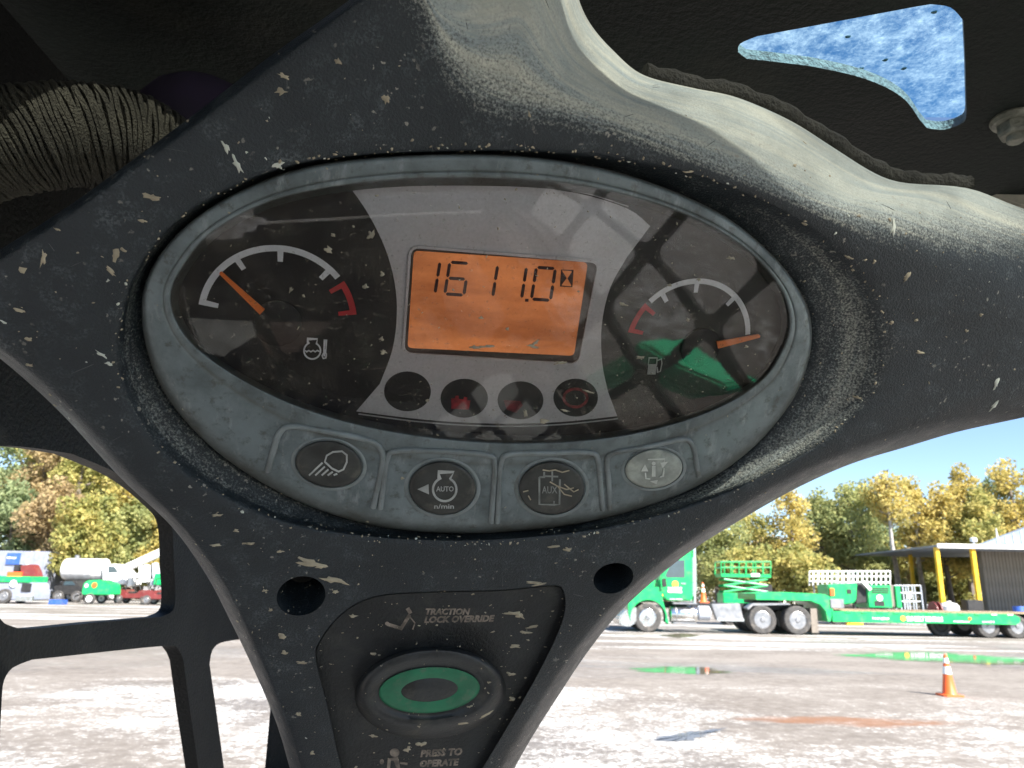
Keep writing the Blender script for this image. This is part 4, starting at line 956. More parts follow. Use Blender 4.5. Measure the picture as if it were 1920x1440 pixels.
# scrub and far wood closing the gaps low down: nobody could count it
cen, rad = [], []
for i in range(260):
    x = random.uniform(-75, 95); y = random.uniform(86, 100); z = random.uniform(.5, 5.6 if x < 10 else 5.0); cen.append(Vector((x,y,z))); rad.append(random.uniform(1.2, 2.6))
V, Fq = leaves(cen, rad, 60000, .25); o = npmesh('far_scrub', V, Fq, M['scrub']); tag(o, 'brown and olive scrub filling the wood behind the yard', 'scrub', kind='stuff')

# ================================================================== vehicles: helpers
def wheel(parent, c, r, wd, org, dual=False, mat='chrome', name='wheel'):
    """wheel with its axle along Y; c = centre of the outer face"""
    c = Vector(c); b = MB(); ax = (0,1,0)
    b.lathe(c, ax, [(r*.60,.03),(r*.66,.0),(r*.93,.0),(r*.99,.03),(r,.06),(r,wd-.06),(r*.97,wd-.01),(r*.62,wd)], 36)
    t = b.build(name, M['tyre'], parent, True, org=org)
    q = MB(); q.lathe(c, ax, [(r*.62,.012),(r*.575,.0),(r*.55,.03),(r*.53,.13),(r*.40,.16),(r*.36,.12),(r*.27,.11),(.01,.11)], 32); rim = q.build('rim', M[mat], t, True, 40, org=org)
    q = MB(); q.lathe(c, ax, [(r*.22,.112),(r*.21,.03),(r*.16,.0),(r*.12,-.02),(.01,-.02)], 20); q.build('hub', M['alu' if mat != 'black' else 'black'], t, True, 40, org=org)
    q = MB()
    for k_ in range(10):
        a = k_*.628; q.lathe(c+Vector((math.cos(a)*r*.46,.128,math.sin(a)*r*.46)), ax, [(r*.05,0),(r*.05,.012)], 8)
    tag(q.build('hand_holes', M['black'], t, org=org), kind='stuff')
    if dual:
        b = MB(); b.lathe(c+Vector((0,wd+.06,0)), ax, [(r*.6,.0),(r*.93,.0),(r,.05),(r,wd-.05),(r*.62,wd)], 32); b.build('inner_tyre', M['tyre'], t, True, org=org)
    return t
def px_prism(px_pts, Y, depth, name, mat, parent, org, bv=0., y0=0.):
    b = MB(); b.prism([W(x, y, Y)+Vector((0,y0,0)) for x, y in px_pts], (0,depth,0)); o = b.build(name, M[mat], parent, org=org)
    if bv: bevel(o, bv)
    return o
def px_box(x0, y0, x1, y1, Y, depth, name, mat, parent, org, bv=.02, dy=0.):
    a, c = W((x0+x1)/2, y1, Y), W((x0+x1)/2, y0, Y); l, r = W(x0, (y0+y1)/2, Y), W(x1, (y0+y1)/2, Y)
    b = MB(); b.box((l.x, Y+dy, a.z), (r.x, Y+dy+depth, c.z)); o = b.build(name, M[mat], parent, org=org)
    if bv: bevel(o, bv)
    return o
def text_world(name, s, p0, wd, ht, mat, parent, org, bold=.02, shear=0.):
    v, f = text2d(s, bold, shear); p0 = Vector(p0); return mk(name, [p0+Vector((a*wd, 0, c*ht)) for a, c in v], f, M[mat], parent, org=org)
def disc(name, c, r, mat, parent, org, ry=None):
    b = MB(); b.lathe(c, (0,1,0), [(r,0),(r,.008)], 24); return b.build(name, M[mat], parent, org=org)

# ================================================================== road tractor
TY = G(1460, 1190).y
o_ = Vector((W(1330,1190,TY).x, TY, 0)); truck = empty('truck_tractor', o_, 'bright green day-cab road tractor with chrome stack and polished fuel tank', 'truck')
TW = 2.45
def T(px, py, dy=0.): return W(px, py, TY)+Vector((0,dy,0))
wz = .53
fx, d1x, d2x = T(1215,1158).x, T(1430,1160).x, T(1496,1160).x
px_prism([(1298,1026),(1300,1127),(1254,1127),(1240,1118),(1237,1086),(1262,1028),(1275,1022)], TY, TW-.3, 'cab_body', 'green', truck, o_, .05, .12)
px_prism([(1241,1086),(1243,1128),(1236,1128),(1180,1130),(1174,1112),(1180,1100),(1200,1093)], TY, TW-.7, 'hood', 'green', truck, o_, .06, .35)
px_prism([(1285,1050),(1285,1083),(1251,1083),(1249,1078),(1262,1050)], TY, .02, 'door_window', 'glass', truck, o_, 0, .105)
dr = px_prism([(1290,1044),(1290,1124),(1252,1124),(1244,1112),(1244,1086),(1259,1044)], TY, .02, 'door', 'green', truck, o_, 0, .108)
px_box(1278,1093,1287,1095.5, TY, .03, 'handle', 'chrome', dr, o_, .004, .08)
# hood side with the wheel arch cut out of it
arch = [(1215+33*math.cos(R(a)), 1158-33*math.sin(R(a))) for a in range(192, -22, -12)]
b = MB(); b.prism([W(x, y, TY) for x, y in [(1254,1171),(1250,1150),(1243,1126),(1240,1100),(1182,1104),(1177,1118),(1178,1150)]+arch], (0,.45,0)); bevel(b.build('fender', M['green'], truck, org=o_), .02)
px_prism([(1176,1142),(1196,1138),(1196,1166),(1180,1176),(1163,1172),(1160,1158)], TY, TW-.1, 'bumper', 'chrome', truck, o_, .05, .05)
b = MB(); b.lathe(T(1258,1152,.32), (1,0,0), [(.20,0),(.30,.03),(.31,.05),(.31,1.0),(.30,1.02),(.2,1.05)], 28); b.build('fuel_tank', M['chrome'], truck, True, org=o_)
for x in (1268,1300): b = MB(); b.lathe(T(x,1152,.32), (1,0,0), [(.318,0),(.318,.05)], 28); b.build('tank_strap', M['alu'], truck, True, org=o_)
px_box(1262,1130,1308,1133, TY, .3, 'step', 'alu', truck, o_, .01, .02); px_box(1262,1167,1306,1170, TY, .3, 'step', 'alu', truck, o_, .01, .0)
b = MB(); b.lathe(T(1311,1150,.28), (1,0,0), [(.2,0),(.27,.03),(.27,.44),(.2,.48)], 24); b.build('air_tank', M['grey'], truck, True, org=o_)
px_prism([(1335,1133),(1388,1131),(1396,1164),(1346,1165)], TY, .35, 'battery_box', 'alu', truck, o_, .02, .06); px_box(1345,1160,1396,1165, TY, .3, 'step', 'chrome', truck, o_, .01, .02)
b = MB(); b.tube([T(1306,1132,.35), T(1306,1085,.35), T(1304,1000,.35)], .085, 14); b.build('exhaust_stack', M['chrome'], truck, True, org=o_)
b = MB(); b.tube([T(1304,1118,.26), T(1303,1045,.26)], .12, 14); b.build('heat_shield', M['chrome'], truck, True, org=o_)
px_box(1255,1132,1520,1143, TY, .3, 'chassis_rail', 'black', truck, o_, .01, .75); px_box(1255,1132,1520,1143, TY, .3, 'chassis_rail', 'black', truck, o_, .01, 1.5)
px_prism([(1400,1140),(1412,1131),(1478,1131),(1485,1134),(1412,1136),(1404,1144)], TY, .5, 'quarter_fender', 'alu', truck, o_, .01, .02)
px_box(1420,1126,1470,1132, TY, 1.2, 'fifth_wheel', 'black', truck, o_, .02, .6)
wheel(truck, (fx,TY+.06,wz), wz, .3, o_); wheel(truck, (d1x,TY,wz), wz, .28, o_, True, 'alu'); wheel(truck, (d2x,TY,wz), wz, .28, o_, True, 'alu')
wheel(truck, (fx,TY+TW-.36,wz), wz, .3, o_); wheel(truck, (d1x,TY+TW-.62,wz), wz, .28, o_, True, 'alu'); wheel(truck, (d2x,TY+TW-.62,wz), wz, .28, o_, True, 'alu')
px_box(1523,1141,1535,1187, TY, .6, 'mud_flap', 'mudflap', truck, o_, 0, .1)
p = T(1267,1095,.10); disc('emblem', p-Vector((0,.012,0)), .125, 'sunyellow', truck, o_); p = T(1253,1105.5,.085)
text_world('lettering', 'SUNBELT', p, .55, .095, 'textwhite', truck, o_, .05); text_world('lettering', 'RENTALS', p-Vector((0,0,.11)), .55, .095, 'textwhite', truck, o_, .05)
disc('marker_lamp', T(1242,1116,.1), .05, 'orange', truck, o_)
px_prism([(1240,1086),(1247,1084),(1249,1100),(1241,1101)], TY, .1, 'mirror', 'black', truck, o_, .01, -.15)

# ================================================================== lowboy trailer
o2 = Vector((W(1760,1190,TY).x, TY, 0)); trl = empty('lowboy_trailer', o2, 'long green lowboy trailer with white lettering coupled behind the tractor', 'trailer')
px_prism([(1417,1113),(1470,1110),(1548,1114),(1560,1122),(1563,1146),(1558,1166),(1552,1166),(1548,1146),(1538,1134),(1520,1127),(1417,1125)], TY, TW, 'gooseneck', 'green', trl, o2, .02, .02)
XE = W(2060,1160,TY).x; zt = W(1600,1146.5,TY).z; zb = W(1600,1166.5,TY).z; xs_ = W(1560,1150,TY).x; xr = W(1913,1160,TY).x
b = MB(); b.prism([(xs_,TY,zt),(xr-.25,TY,zt),(xr,TY,zt-.12),(xr-.02,TY,zb+.1),(xr-.2,TY,zb),(xs_,TY,zb)], (0,.14,0)); rail = bevel(b.build('side_rail', M['green'], trl, org=o2), .012)
b = MB(); b.box((xs_,TY+TW-.12,zb), (XE,TY+TW+.02,zt)); b.build('side_rail', M['green'], trl, org=o2)
b = MB(); b.box((xs_,TY+.9,zb-.02), (XE,TY+1.6,zt-.06)); b.build('centre_beam', M['black'], trl, org=o2)
npl = 46; pw = (XE-xs_)/npl
pm = MB(); pm.box((0,0,0), (pw*.92,TW-.3,.05)); p0 = pm.build('plank', M['wood'], trl); p0.location = Vector((xs_,TY+.15,zt+.003))-o2
for i in range(1, npl):
    c = p0.copy(); COL.objects.link(c); c.location = Vector((xs_+pw*i,TY+.15,zt+.003+random.uniform(-.008,.008)))-o2
    c.parent = trl
for i in range(11):
    x = xs_+.5+i*.62; b = MB(); b.box((x,TY-.03,zt-.045), (x+.22,TY-.002,zt-.01)); b.build('tie_down_slot', M['conewhite' if i > 8 else 'green2'], trl, org=o2)
bw = W(1688,1158,TY); disc('emblem', Vector((W(1693,1159.5,TY).x,TY-.015,W(1693,1159.5,TY).z)), .10, 'sunyellow', trl, o2)
p = W(1700,1164,TY); text_world('lettering', 'SUNBELT RENTALS', (p.x,TY-.02,p.z), 1.38, .17, 'textwhite', trl, o2, .05)
def smear(parent, org, px0, py, wd, ht, n, Y, mat='conewhite', seed=1):
    rnd = random.Random(seed); p = W(px0, py, Y); b = MB(); x = p.x      # worn lettering, too faded to read
    for i in range(n): ww = wd/n*rnd.uniform(.45,.8); b.box((x,Y-.006,p.z+ht*rnd.uniform(0,.25)), (x+ww,Y-.002,p.z+ht*rnd.uniform(.75,1))); x += wd/n
    return tag(b.build('faded_lettering', M[mat], parent, org=org), kind='stuff')
smear(trl, o2, 1636, 1162, .66, .10, 8, TY-.01, seed=1); smear(trl, o2, 1788, 1167, .62, .07, 10, TY-.01, seed=2); smear(trl, o2, 1842, 1168, .48, .08, 7, TY-.01, seed=3)
smear(truck, o_, 1256, 1124.5, .5, .05, 10, TY+.085, seed=4)
px_box(1589,1168,1619,1172.5, TY, .2, 'step', 'yellow', trl, o2, .005, .02); px_box(1557,1123,1582,1140, TY, .1, 'tool_panel', 'alu', trl, o2, .01, -.02)
disc('marker_lamp', Vector((W(1818,1160,TY).x,TY-.02,W(1818,1160,TY).z)), .06, 'orange', trl, o2)
for x in (1857, 1911, 1966):
    c = T(x, 1171); r = .43; wheel(trl, (c.x,TY+.12,r), r, .25, o2, True, 'alu'); wheel(trl, (c.x,TY+TW-.7,r), r, .25, o2, True, 'alu')
for x in (1788,): c = T(x,1171); wheel(trl, (c.x,TY+.9,.43), .43, .3, o2, False, 'black')
px_box(1890,1150,1925,1158, TY, 1.2, 'axle_frame', 'black', trl, o2, .02, .6)

# ================================================================== traffic cones
def cone(base, hgt, label, scale=1.):
    t = empty('traffic_cone', base, label, 'traffic cone', 'orange traffic cones'); h = hgt; r = h*.20; B = Vector(base)
    b = MB(); a = r*1.25; pts = [B+Vector((a*sx*(1 if k else .82), a*sy*(.82 if k else 1), 0)) for sx, sy, k in ((1,1,1),(1,1,0),(-1,1,0),(-1,1,1),(-1,-1,1),(-1,-1,0),(1,-1,0),(1,-1,1))]
    b.prism(pts, (0,0,h*.045)); b.build('base', M['orange'], t, org=B)
    rr = lambda z: r*(1-z)*.86+h*.035*z
    bd = MB(); bd.lathe(B, (0,0,1), [(rr(0)+.01,h*.045),(rr(.06),h*.07),(rr(.5),h*.5),(rr(1)*1.,h*.98),(rr(1)*.7,h)], 24); bd.build('body', M['orange'], t, True, org=B)
    for z0, z1 in ((.52,.70),(.78,.90)):
        q = MB(); q.lathe(B, (0,0,1), [(rr(z0)-.002,h*z0),(rr(z0)+.004,h*z0+.002),(rr(z1)+.004,h*z1-.002),(rr(z1)-.002,h*z1)], 24); q.build('reflective_band', M['conewhite'], t, True, org=B)
    return t
g = G(1781, 1305); cone(g, W(1776,1226,g.y).z, 'orange traffic cone with two white bands standing alone on the wet gravel')
p = T(1331,1131,1.0); cone((p.x,p.y,p.z), .78, 'orange traffic cone standing on the tractor deck behind the chrome stack')

# ================================================================== scissor lift behind the tractor
SY = TY+7; so = Vector((W(1400,1140,SY).x, SY, 0)); sl = empty('scissor_lift', so, 'green scissor lift with railed platform parked behind the tractor', 'scissor lift')
px_box(1356,1112,1446,1132, SY, 1.1, 'base', 'green', sl, so, .03); S = lambda x, y, dy=0.: W(x, y, SY)+Vector((0,dy,0))
def bar(parent, a, c, r, mat, org, name='bar', n=6): b = MB(); b.tube([a, c], r, n); return b.build(name, M[mat], parent, True, org=org)
for (a, c) in (((1358,1110),(1440,1098)),((1358,1098),(1440,1110)),((1358,1098),(1440,1086)),((1358,1086),(1440,1098))):
    for dy in (.08, .95): bar(sl, S(*a,dy), S(*c,dy), .055, 'green', so, 'scissor_arm')
px_box(1352,1076,1446,1083, SY, 1.1, 'platform_deck', 'green', sl, so, .02); px_box(1408,1075,1424,1081, SY, .02, 'sign_plate', 'white', sl, so, 0, -.03)
rl = MB()
for dy in (0, 1.1):
    for yy in (1053, 1064): rl.tube([S(1352,yy,dy), S(1445,yy,dy)], .028, 6)
    for xx in (1352,1370,1386,1398,1412,1430,1445): rl.tube([S(xx,1053,dy), S(xx,1078,dy)], .026, 6)
for xx in (1352,1445):
    for yy in (1053,1064): rl.tube([S(xx,yy,0), S(xx,yy,1.1)], .028, 6)
rl.build('guard_rail', M['green'], sl, True, org=so)
for x in (1368,1434): c = S(x,1140); wheel(sl, (c.x,SY-.02,.22), .22, .2, so, False, 'black'); wheel(sl, (c.x,SY+.9,.22), .22, .2, so, False, 'black')
px_box(1422,1096,1448,1110, SY+2.5, 1.2, 'x', 'black', sl, so).name = 'power_pack'

# ================================================================== row of green machines beyond the trailer
QY = TY+10; Q = lambda x, y, dy=0.: W(x, y, QY)+Vector((0,dy,0))
qo = Vector((Q(1580,1150).x,QY,0)); q = empty('skid_loader', qo, 'green compact loader with an orange lamp, beyond the trailer gooseneck', 'loader', 'green machines beyond the trailer')
px_prism([(1552,1096),(1608,1094),(1606,1126),(1598,1132),(1584,1134),(1556,1124)], QY, 1.5, 'body', 'green', q, qo, .05); px_box(1556,1103,1564,1117, QY, .05, 'lamp', 'orange', q, qo, .01, -.04); px_box(1588,1105,1596,1113, QY, .03, 'vent', 'black', q, qo, 0, -.02)
px_prism([(1608,1097),(1626,1092),(1628,1130),(1606,1132)], QY, 1.2, 'frame', 'black', q, qo, .03, .1)
for x in (1568,1600): c = Q(x,1140); wheel(q, (c.x,QY-.05,.4), .4, .3, qo, False, 'white')
px_prism([(1612,1090),(1618,1088),(1633,1104),(1628,1108)], QY, .1, 'arm', 'white', q, qo, .01, -.15)
qo = Vector((Q(1650,1150).x,QY,0)); q = empty('generator', qo, 'square green generator with a white round emblem, beyond the trailer deck', 'generator', 'green machines beyond the trailer')
px_box(1627,1097,1672,1140, QY, 1.6, 'body', 'green', q, qo, .04); disc('emblem', Q(1649,1121,-.03), .16, 'textwhite', q, qo)
for yy in (1102,1106,1110): px_box(1634,yy,1666,yy+2, QY, .03, 'vent_slat', 'black', q, qo, 0, -.02)
px_box(1640,1127,1658,1136, QY, .03, 'access_panel', 'black', q, qo, 0, -.02); px_box(1680,1098,1690,1140, QY, 1.4, 'end_cabinet', 'green', q, qo, .03); px_box(1672.5,1097,1679.5,1138, QY, 1.2, 'hose_panel', 'mudflap', q, qo, .01, .1)
# white stacked railing panels on top
wo_ = Vector((Q(1630,1092).x,QY+2,0)); wr = empty('rail_stack', wo_, 'white railing panels racked above the green machines', 'railing')
for (x0, x1, yb) in ((1552,1598,1090),(1598,1632,1092),(1630,1704,1092)):
    b = MB()
    for dy in (0,.5):
        for yy in (1070, 1080, yb): b.tube([Q(x0,yy,2+dy), Q(x1,yy,2+dy)], .045, 6)
        n = max(3, int((x1-x0)/9))
        for i in range(n+1): x = x0+(x1-x0)*i/n; b.tube([Q(x,1070,2+dy), Q(x,yb+8,2+dy)], .032, 6)
    b.build('rail_panel', M['white'], wr, True, org=wo_)
b = MB(); 
for x in (1556,1596,1634,1700): b.tube([Q(x,1092,2.2), Vector((Q(x,1092,2.2).x,QY+2.2,0))], .05, 6)
b.build('rack_leg', M['alu'], wr, True, org=wo_)
co = Vector((Q(1708,1140).x,QY,0)); cg = empty('wire_cage', co, 'grey steel tube cage beside the green generator', 'cage'); b = MB()
for dy in (0,.9):
    for xx in (1692,1702,1714,1726): b.tube([Q(xx,1098,dy), Vector((Q(xx,1098,dy).x,QY+dy,.05))], .035, 6)
    for yy in (1098,1112,1128): b.tube([Q(1692,yy,dy), Q(1726,yy,dy)], .035, 6)
b.build('frame', M['grey'], cg, True, org=co); disc('tag', Q(1704,1118,-.05), .13, 'textwhite', cg, co)
b = MB(); h0 = Vector((W(1752,1128,QY+3).x,QY+3,0)); zc = .62
hr = empty('hose_reel', h0, 'red hose reel standing under the canopy', 'hose reel'); b.lathe((h0.x,h0.y,zc), (1,0,0), [(.2,-.15),(.55,-.15),(.55,-.1),(.25,-.08),(.25,.08),(.55,.1),(.55,.15),(.2,.15)], 24); b.build('drum', M['red'], hr, True, org=h0)
for s in (-.24,.24): b = MB(); b.tube([(h0.x+s,h0.y-.3,0),(h0.x+s,h0.y,zc+.1),(h0.x+s,h0.y+.3,0)], .03, 6); b.build('stand', M['red'], hr, True, org=h0)
def drum(px, py0, Y, r, h, mat, label, cat='barrel'):
    p = W(px, py0, Y); B = Vector((p.x, Y, 0)); b = MB(); b.lathe(B, (0,0,1), [(r*.97,0),(r,.03),(r,h*.32),(r*1.03,h*.34),(r,h*.36),(r,h*.64),(r*1.03,h*.66),(r,h*.68),(r,h-.03),(r*.96,h)], 22)
    o = b.build(cat, M[mat], None, True, org=B); o.location = B; return tag(o, label, cat)
drum(1908, 1125, QY+6, .33, .95, 'blue', 'blue plastic barrel against the shed wall'); drum(1806, 1130, QY+5, .28, .62, 'yellow', 'yellow bucket-like tub between the yellow posts', 'tub')
t0 = Vector((W(1778,1125,QY+5).x,QY+5,0)); tk = empty('water_tank', t0, 'white plastic water tank by the first yellow post', 'tank'); b = MB(); b.lathe(t0, (0,0,1), [(.5,.02),(.52,.1),(.52,.9),(.40,1.06),(.12,1.12),(.12,1.2),(.02,1.2)], 24); b.build('shell', M['white'], tk, True, org=t0)
b = MB(); b.tube([t0+Vector((.52,0,.2)), t0+Vector((.66,0,.2)), t0+Vector((.66,0,.08))], .04, 8); b.build('outlet', M['black'], tk, True, org=t0)
t0 = Vector((W(1822,1120,QY+8).x,QY+8,0)); wd_ = empty('welder_cart', t0, 'black equipment cart in the shade of the canopy', 'cart'); b = MB(); b.box(t0+Vector((-.5,-.3,.35)), t0+Vector((.5,.4,1.25))); bevel(b.build('body', M['black'], wd_, org=t0), .05)
for s in (-.35,.35): b = MB(); b.lathe(t0+Vector((s,-.36,.2)), (0,1,0), [(.2,0),(.2,.1)], 18); b.build('wheel', M['tyre'], wd_, True, org=t0)

# ================================================================== metal shed with canopy
BY = 50.; bo = Vector((W(1900,1140,BY).x,BY,0)); shed = empty('metal_shed', bo, 'grey metal shed with white-edged canopy on yellow posts', 'shed')
B_ = lambda x, y, dy=0.: W(x, y, BY)+Vector((0,dy,0))
zc = B_(1800,1024).z; xl = B_(1758,1024).x; xR = xl+17
b = MB(); b.box((xl,BY,zc-.14), (xR,BY+.12,zc+.14)); bevel(b.build('fascia', M['whitetrim'], shed, org=bo), .02)
b = MB(); e = W(1602,1041,72.); b.prism([(xl,BY+.12,zc+.04),(xl-.02,BY+.13,zc+.14),(e.x,72,e.z+.05),(e.x,72,e.z-.05)], (.01,0,0)); 
b2 = MB(); b2.add([(xl,BY+.1,zc-.06),(xR,BY+.1,zc-.06),(xR,72,e.z-.06),(e.x,72,e.z-.06),(xl,BY+.1,zc+.06),(xR,BY+.1,zc+.06),(xR,72,e.z+.06),(e.x,72,e.z+.06)], [(0,1,2,3),(4,5,6,7),(0,1,5,4),(1,2,6,5),(2,3,7,6),(3,0,4,7)]); b2.build('canopy_roof', M['metalroof'], shed, org=bo)
for px in (1767.5, 1836):
    x = B_(px,1090).x; b = MB(); b.box((x-.13,BY+.16,0), (x+.13,BY+.42,zc-.08)); bevel(b.build('post', M['yellow'], shed, org=bo), .015)
x = W(1710,1060,66).x; b = MB(); b.box((x-.12,66,0), (x+.12,66.24,W(1710,1036,66).z)); b.build('post', M['yellow'], shed, org=bo)
x0 = W(1846,1090,BY+6).x; n = 70; step = .24; ht = zc+.25; rib = MB(); rib.prism([(0,0,0),(.05,-.045,0),(.11,-.045,0),(.16,0,0),(.235,0,0),(.235,.02,0),(0,.02,0)], (0,0,ht)); r0 = rib.build('wall_sheet', M['metalwall'], shed); r0.location = Vector((x0,BY+6,0))-bo
for i in range(1, n): c = r0.copy(); COL.objects.link(c); c.parent = shed; c.location = Vector((x0+i*step,BY+6,0))-bo
b = MB(); b.box((x0-.0,BY+6.03,0), (x0+n*step,BY+6.5,zc+.2)); b.build('shed_core', M['metalwall'], shed, org=bo)
gz0 = W(1842,1020,BY+6.5).z; ap = W(2040,945,BY+6.5); 
b = MB(); gx = W(1842,1020,BY+6.5).x; b.prism([(gx,BY+6.5,gz0),(ap.x,BY+6.5,ap.z),(ap.x+(ap.x-gx),BY+6.5,gz0)], (0,.6,0)); b.build('gable', M['metalroof'], shed, org=bo)
for i in range(1, 14):
    xx = gx+(ap.x-gx)*i/14; zz_ = gz0+(ap.z-gz0)*i/14; b = MB(); b.box((xx-.03,BY+6.45,gz0+.02), (xx+.03,BY+6.5,zz_-.05)); b.build('gable_rib', M['whitetrim'], shed, org=bo)
b = MB(); p = B_(1877,1020); b.lathe((p.x,BY+.3,zc+.1), (0,0,1), [(.09,0),(.07,.5),(.02,1.1)], 10); b.build('vent_finial', M['whitetrim'], shed, True, org=bo)
b = MB(); p = B_(1834,1013); b.lathe((p.x,BY+.5,zc+.1), (0,0,1), [(.05,0),(.05,.2),(.2,.22),(.2,.45),(.05,.5)], 14); b.build('roof_lamp', M['whitetrim'], shed, True, org=bo)
# white building glimpsed through the trees
hy = 92.; ho = Vector((W(1520,1060,hy).x,hy,0)); hb = empty('white_building', ho, 'white building glimpsed through the trees behind the gooseneck', 'building')
a, c = W(1462,1105,hy), W(1572,1030,hy); b = MB(); b.box((a.x,hy,0), (c.x,hy+8,c.z)); b.build('wall', M['white'], hb, org=ho); b = MB(); b.prism([(a.x-.4,hy-.4,c.z),(a.x-.4,hy+4,c.z+1.5),(a.x-.4,hy+8.4,c.z)], (c.x-a.x+.8,0,0)); b.build('roof', M['grey'], hb, org=ho)
for i in range(4): x = a.x+1.+i*1.7; b = MB(); b.box((x,hy-.04,2.0), (x+.8,hy-.003,3.2)); wn = b.build('window', M['glass'], hb, org=ho); b = MB(); b.box((x-.08,hy-.08,1.88), (x+.88,hy-.003,1.99)); b.build('sill', M['whitetrim'], wn, org=ho)

# ================================================================== machines beyond the side screen
LY = 56.; L = lambda x, y, dy=0.: W(x, y, LY)+Vector((0,dy,0))
def base(px, Y): p = W(px, 1110, Y); return Vector((p.x, Y, 0))
o3 = base(40, 62); tr_ = empty('box_trailer', o3, 'grey box trailer with a blue sign beside the wood', 'trailer'); p0, p1 = W(-70,1030,62), W(95,1034,62)
b = MB(); b.box((p0.x,62,.55), (p1.x,64.4,p1.z)); bevel(b.build('body', M['shadegrey'], tr_, org=o3), .05)
for i in range(9): x = p0.x+(p1.x-p0.x)*(i+.5)/9; b = MB(); b.box((x-.03,61.97,.6), (x+.03,61.998,p1.z-.08)); b.build('rib', M['shadegrey'], tr_, org=o3)
s0, s1 = W(10,1058,61.9), W(39,1037,61.9); b = MB(); b.box((s0.x,61.90,s0.z), (s1.x,61.96,s1.z)); sg = b.build('sign', M['blue'], tr_, org=o3)
smear(sg, o3, 13, 1048, s1.x-s0.x-.3, .18, 7, 61.88, 'textwhite', 5)
b = MB(); b.box((p0.x,62.1,.35), (p1.x,64.2,.548)); b.build('skirt', M['black'], tr_, org=o3)
for x in (30, 50): c = W(x,1110,62); wheel(tr_, (c.x,61.96,.38), .38, .22, o3, False, 'alu')
o4 = base(15, 50); pk = empty('flatbed_truck', o4, 'green flatbed truck with grey grille at the edge of the side screen', 'truck'); P = lambda x, y: W(x, y, 50)
px_box(-50,1080,56,1092, 50, 2.0, 'bed', 'green', pk, o4, .05); px_prism([(-50,1092),(58,1092),(62,1110),(60,1126),(-50,1126)], 50, 1.9, 'body', 'shadegrey', pk, o4, .06, .05); px_box(40,1094,58,1110, 50, .05, 'grille', 'black', pk, o4, .01, .0); px_box(30,1118,62,1127, 50, .2, 'bumper', 'chrome', pk, o4, .02, -.1); disc('headlamp', W(25,1094,49.95), .22, 'conewhite', pk, o4)
for x in (8,): c = P(x,1120); wheel(pk, (c.x,49.9,.45), .45, .28, o4, False, 'alu'); wheel(pk, (c.x,51.6,.45), .45, .28, o4, False, 'alu')
c = P(-45,1120); wheel(pk, (c.x,49.9,.45), .45, .28, o4, False, 'alu')
o5 = base(45, 57); rm = empty('red_machine', o5, 'red engine unit on an orange skid in front of the box trailer', 'machine'); px_box(12,1072,40,1086, 57, 1., 'skid', 'orange', rm, o5, .03)
px_prism([(36,1060),(58,1058),(64,1070),(68,1086),(36,1088)], 57, .9, 'engine', 'red', rm, o5, .06, .1); bar(rm, W(50,1060,57.3), W(52,1048,57.3), .12, 'chrome', o5, 'exhaust'); px_box(22,1058,32,1072, 57, .4, 'tank', 'black', rm, o5, .03, .2)
b = MB(); c0 = W(12,1086,57); c1 = W(70,1086,57); b.box((c0.x,57.05,0), (c1.x,57.9,c0.z)); b.build('trailer_bed', M['black'], rm, org=o5)
o6 = base(170, 60); vt = empty('tank_truck', o6, 'white vacuum tank truck with a small white cab', 'truck'); V_ = lambda x, y, dy=0.: W(x, y, 60)+Vector((0,dy,0))
zt_ = (V_(135,1046).z+V_(135,1088).z)/2; rt = (V_(135,1046).z-V_(135,1088).z)/2; xa, xb = V_(105,1066).x, V_(188,1066).x
b = MB(); b.lathe((xa,61.2,zt_), (1,0,0), [(rt*.6,-.05),(rt*.95,.1),(rt,.25),(rt,(xb-xa)*.7),(rt*1.02,(xb-xa)*.72),(rt,(xb-xa)*.74),(rt,xb-xa-.2),(rt*.6,xb-xa)], 28); b.build('tank', M['white'], vt, True, org=o6)
px_prism([(190,1059),(214,1057),(226,1070),(232,1078),(232,1096),(190,1096)], 60, 2.2, 'cab_body', 'white', vt, o6, .08, .1); px_prism([(202,1062),(213,1062),(221,1073),(202,1074)], 60, .02, 'side_window', 'glass', vt, o6, 0, .08)
px_box(108,1090,230,1097, 60, 1.6, 'chassis', 'black', vt, o6, .02, .4)
for x in (122,142,212): c = V_(x,1110); wheel(vt, (c.x,60.05,.5), .5, .3, o6, False, 'white'); wheel(vt, (c.x,61.9,.5), .5, .3, o6, False, 'white')
bar(vt, V_(128,1048,1.2), V_(130,1040,1.2), .18, 'alu', o6, 'manhole')
px_prism([(228,1076),(244,1074),(244,1098),(232,1100)], 60, 1.6, 'bonnet', 'white', vt, o6, .08, .3)
o7 = base(290, 58); bl = empty('boom_lift', o7, 'boom lift with a long white arm raised over a green base', 'boom lift'); px_box(288,1076,352,1098, 58, 1.8, 'base', 'green', bl, o7, .06)
b = MB(); a, c = W(222,1070,58.8), W(352,1012,58.8); t_ = (c-a).normalized(); nn = Vector((0,1,0)).cross(t_).normalized()*.30; b.prism([a-nn*.8, a+nn*.8, c+nn, c-nn], (0,.5,0)); bevel(b.build('boom', M['white'], bl, org=o7), .04)
px_prism([(252,1062),(268,1058),(272,1076),(268,1092),(254,1092)], 58, .6, 'basket', 'white', bl, o7, .03, .6); px_prism([(276,1056),(284,1054),(288,1076),(278,1086)], 58, .5, 'jib', 'grey', bl, o7, .03, .7)
px_box(276,1086,300,1098, 58, .8, 'counterweight', 'grey', bl, o7, .03, .5)
px_box(322,1040,346,1076, 58, .9, 'turret', 'white', bl, o7, .05, .5)
for x in (300,345): c = W(x,1110,58); wheel(bl, (c.x,57.95,.45), .45, .35, o7, False, 'green')
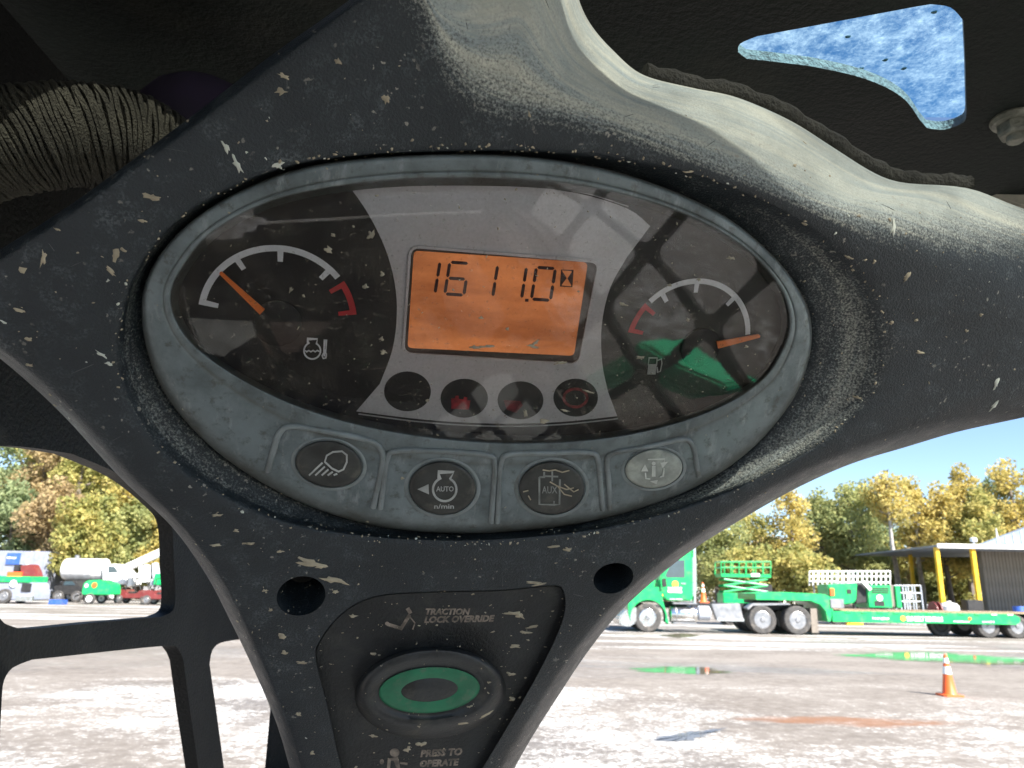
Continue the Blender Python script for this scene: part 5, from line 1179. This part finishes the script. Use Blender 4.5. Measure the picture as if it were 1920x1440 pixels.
o8 = base(178, 52); cp = empty('tow_compressor', o8, 'small green tow-behind compressor with a round orange emblem', 'compressor'); px_prism([(152,1112),(156,1094),(164,1088),(186,1087),(198,1092),(206,1096),(206,1116),(154,1116)], 52, 1.5, 'canopy', 'green', cp, o8, .06)
disc('emblem', W(177,1097,51.97), .17, 'orange', cp, o8); disc('lamp', W(162,1098,51.97), .12, 'textwhite', cp, o8); bar(cp, W(152,1114,52.7), W(140,1118,52.7), .06, 'black', o8, 'drawbar')
for x in (170,): c = W(x,1115,52); wheel(cp, (c.x,51.85,.33), .33, .2, o8, False, 'white'); wheel(cp, (c.x,53.4,.33), .33, .2, o8, False, 'white')
def utv(px, Y, label):
    B = base(px, Y); u = empty('utility_vehicle', B, label, 'utility vehicle', 'small utility vehicles'); s = .95
    b = MB(); b.prism([B+Vector((x*s,0,z*s)) for x, z in ((-1.3,.35),(1.3,.35),(1.4,.6),(1.3,.9),(.5,.95),(.3,.7),(-.4,.7),(-.5,.98),(-1.3,.95))], (0,1.3,0)); bevel(b.build('body', M['red'], u, org=B), .05)
    for y in (0,1.25):
        b = MB(); pts = [B+Vector((-.5*s,y,.95*s)), B+Vector((-.42*s,y,1.75*s)), B+Vector((.25*s,y,1.78*s)), B+Vector((.6*s,y,.95*s))]; b.tube(pts, .035, 6)
        b.build('roll_bar', M['black'], u, True, org=B)
    b = MB(); b.box(B+Vector((-.35*s,.15,.7*s)), B+Vector((.1*s,1.1,.82*s))); b.build('seat', M['black'], u, org=B)
    for x in (-.95,.95): wheel(u, B+Vector((x*s,-.06,.3)), .3, .22, B, False, 'alu'); wheel(u, B+Vector((x*s,1.1,.3)), .3, .22, B, False, 'alu')
    return u
utv(248, 54, 'red utility vehicle parked beside the green compressor'); utv(302, 52.5, 'red utility vehicle parked under the boom lift')
o9 = base(128, 55); dp = empty('pickup_truck', o9, 'black pickup truck between the box trailer and the compressor', 'pickup truck'); px_prism([(100,1098),(116,1097),(121,1088),(138,1088),(145,1098),(152,1101),(152,1116),(100,1116)], 55, 1.7, 'body', 'black', dp, o9, .06); px_prism([(122,1090),(136,1090),(142,1097),(119,1097)], 55, .02, 'side_window', 'glass', dp, o9, 0, -.02)
for x in (110,144): c = W(x,1112,55); wheel(dp, (c.x,54.93,.38), .38, .25, o9, False, 'alu'); wheel(dp, (c.x,56.4,.38), .38, .25, o9, False, 'alu')
bb = base(112, 50); bc = empty('blue_crate', bb, 'small blue plastic crate on the gravel by the pickup', 'crate'); wdt, hh_ = .42, .30
for nm, a, c in (('bottom',(-wdt,-.3,.01),(wdt,.3,.05)),('side_wall',(-wdt,-.3,.052),(wdt,-.27,hh_)),('side_wall',(-wdt,.27,.052),(wdt,.3,hh_)),('end_wall',(-wdt,-.268,.052),(-wdt+.03,.268,hh_)),('end_wall',(wdt-.03,-.268,.052),(wdt,.268,hh_))):
    b = MB(); b.box(bb+Vector(a), bb+Vector(c)); b.build(nm, M['blue'], bc, org=bb)
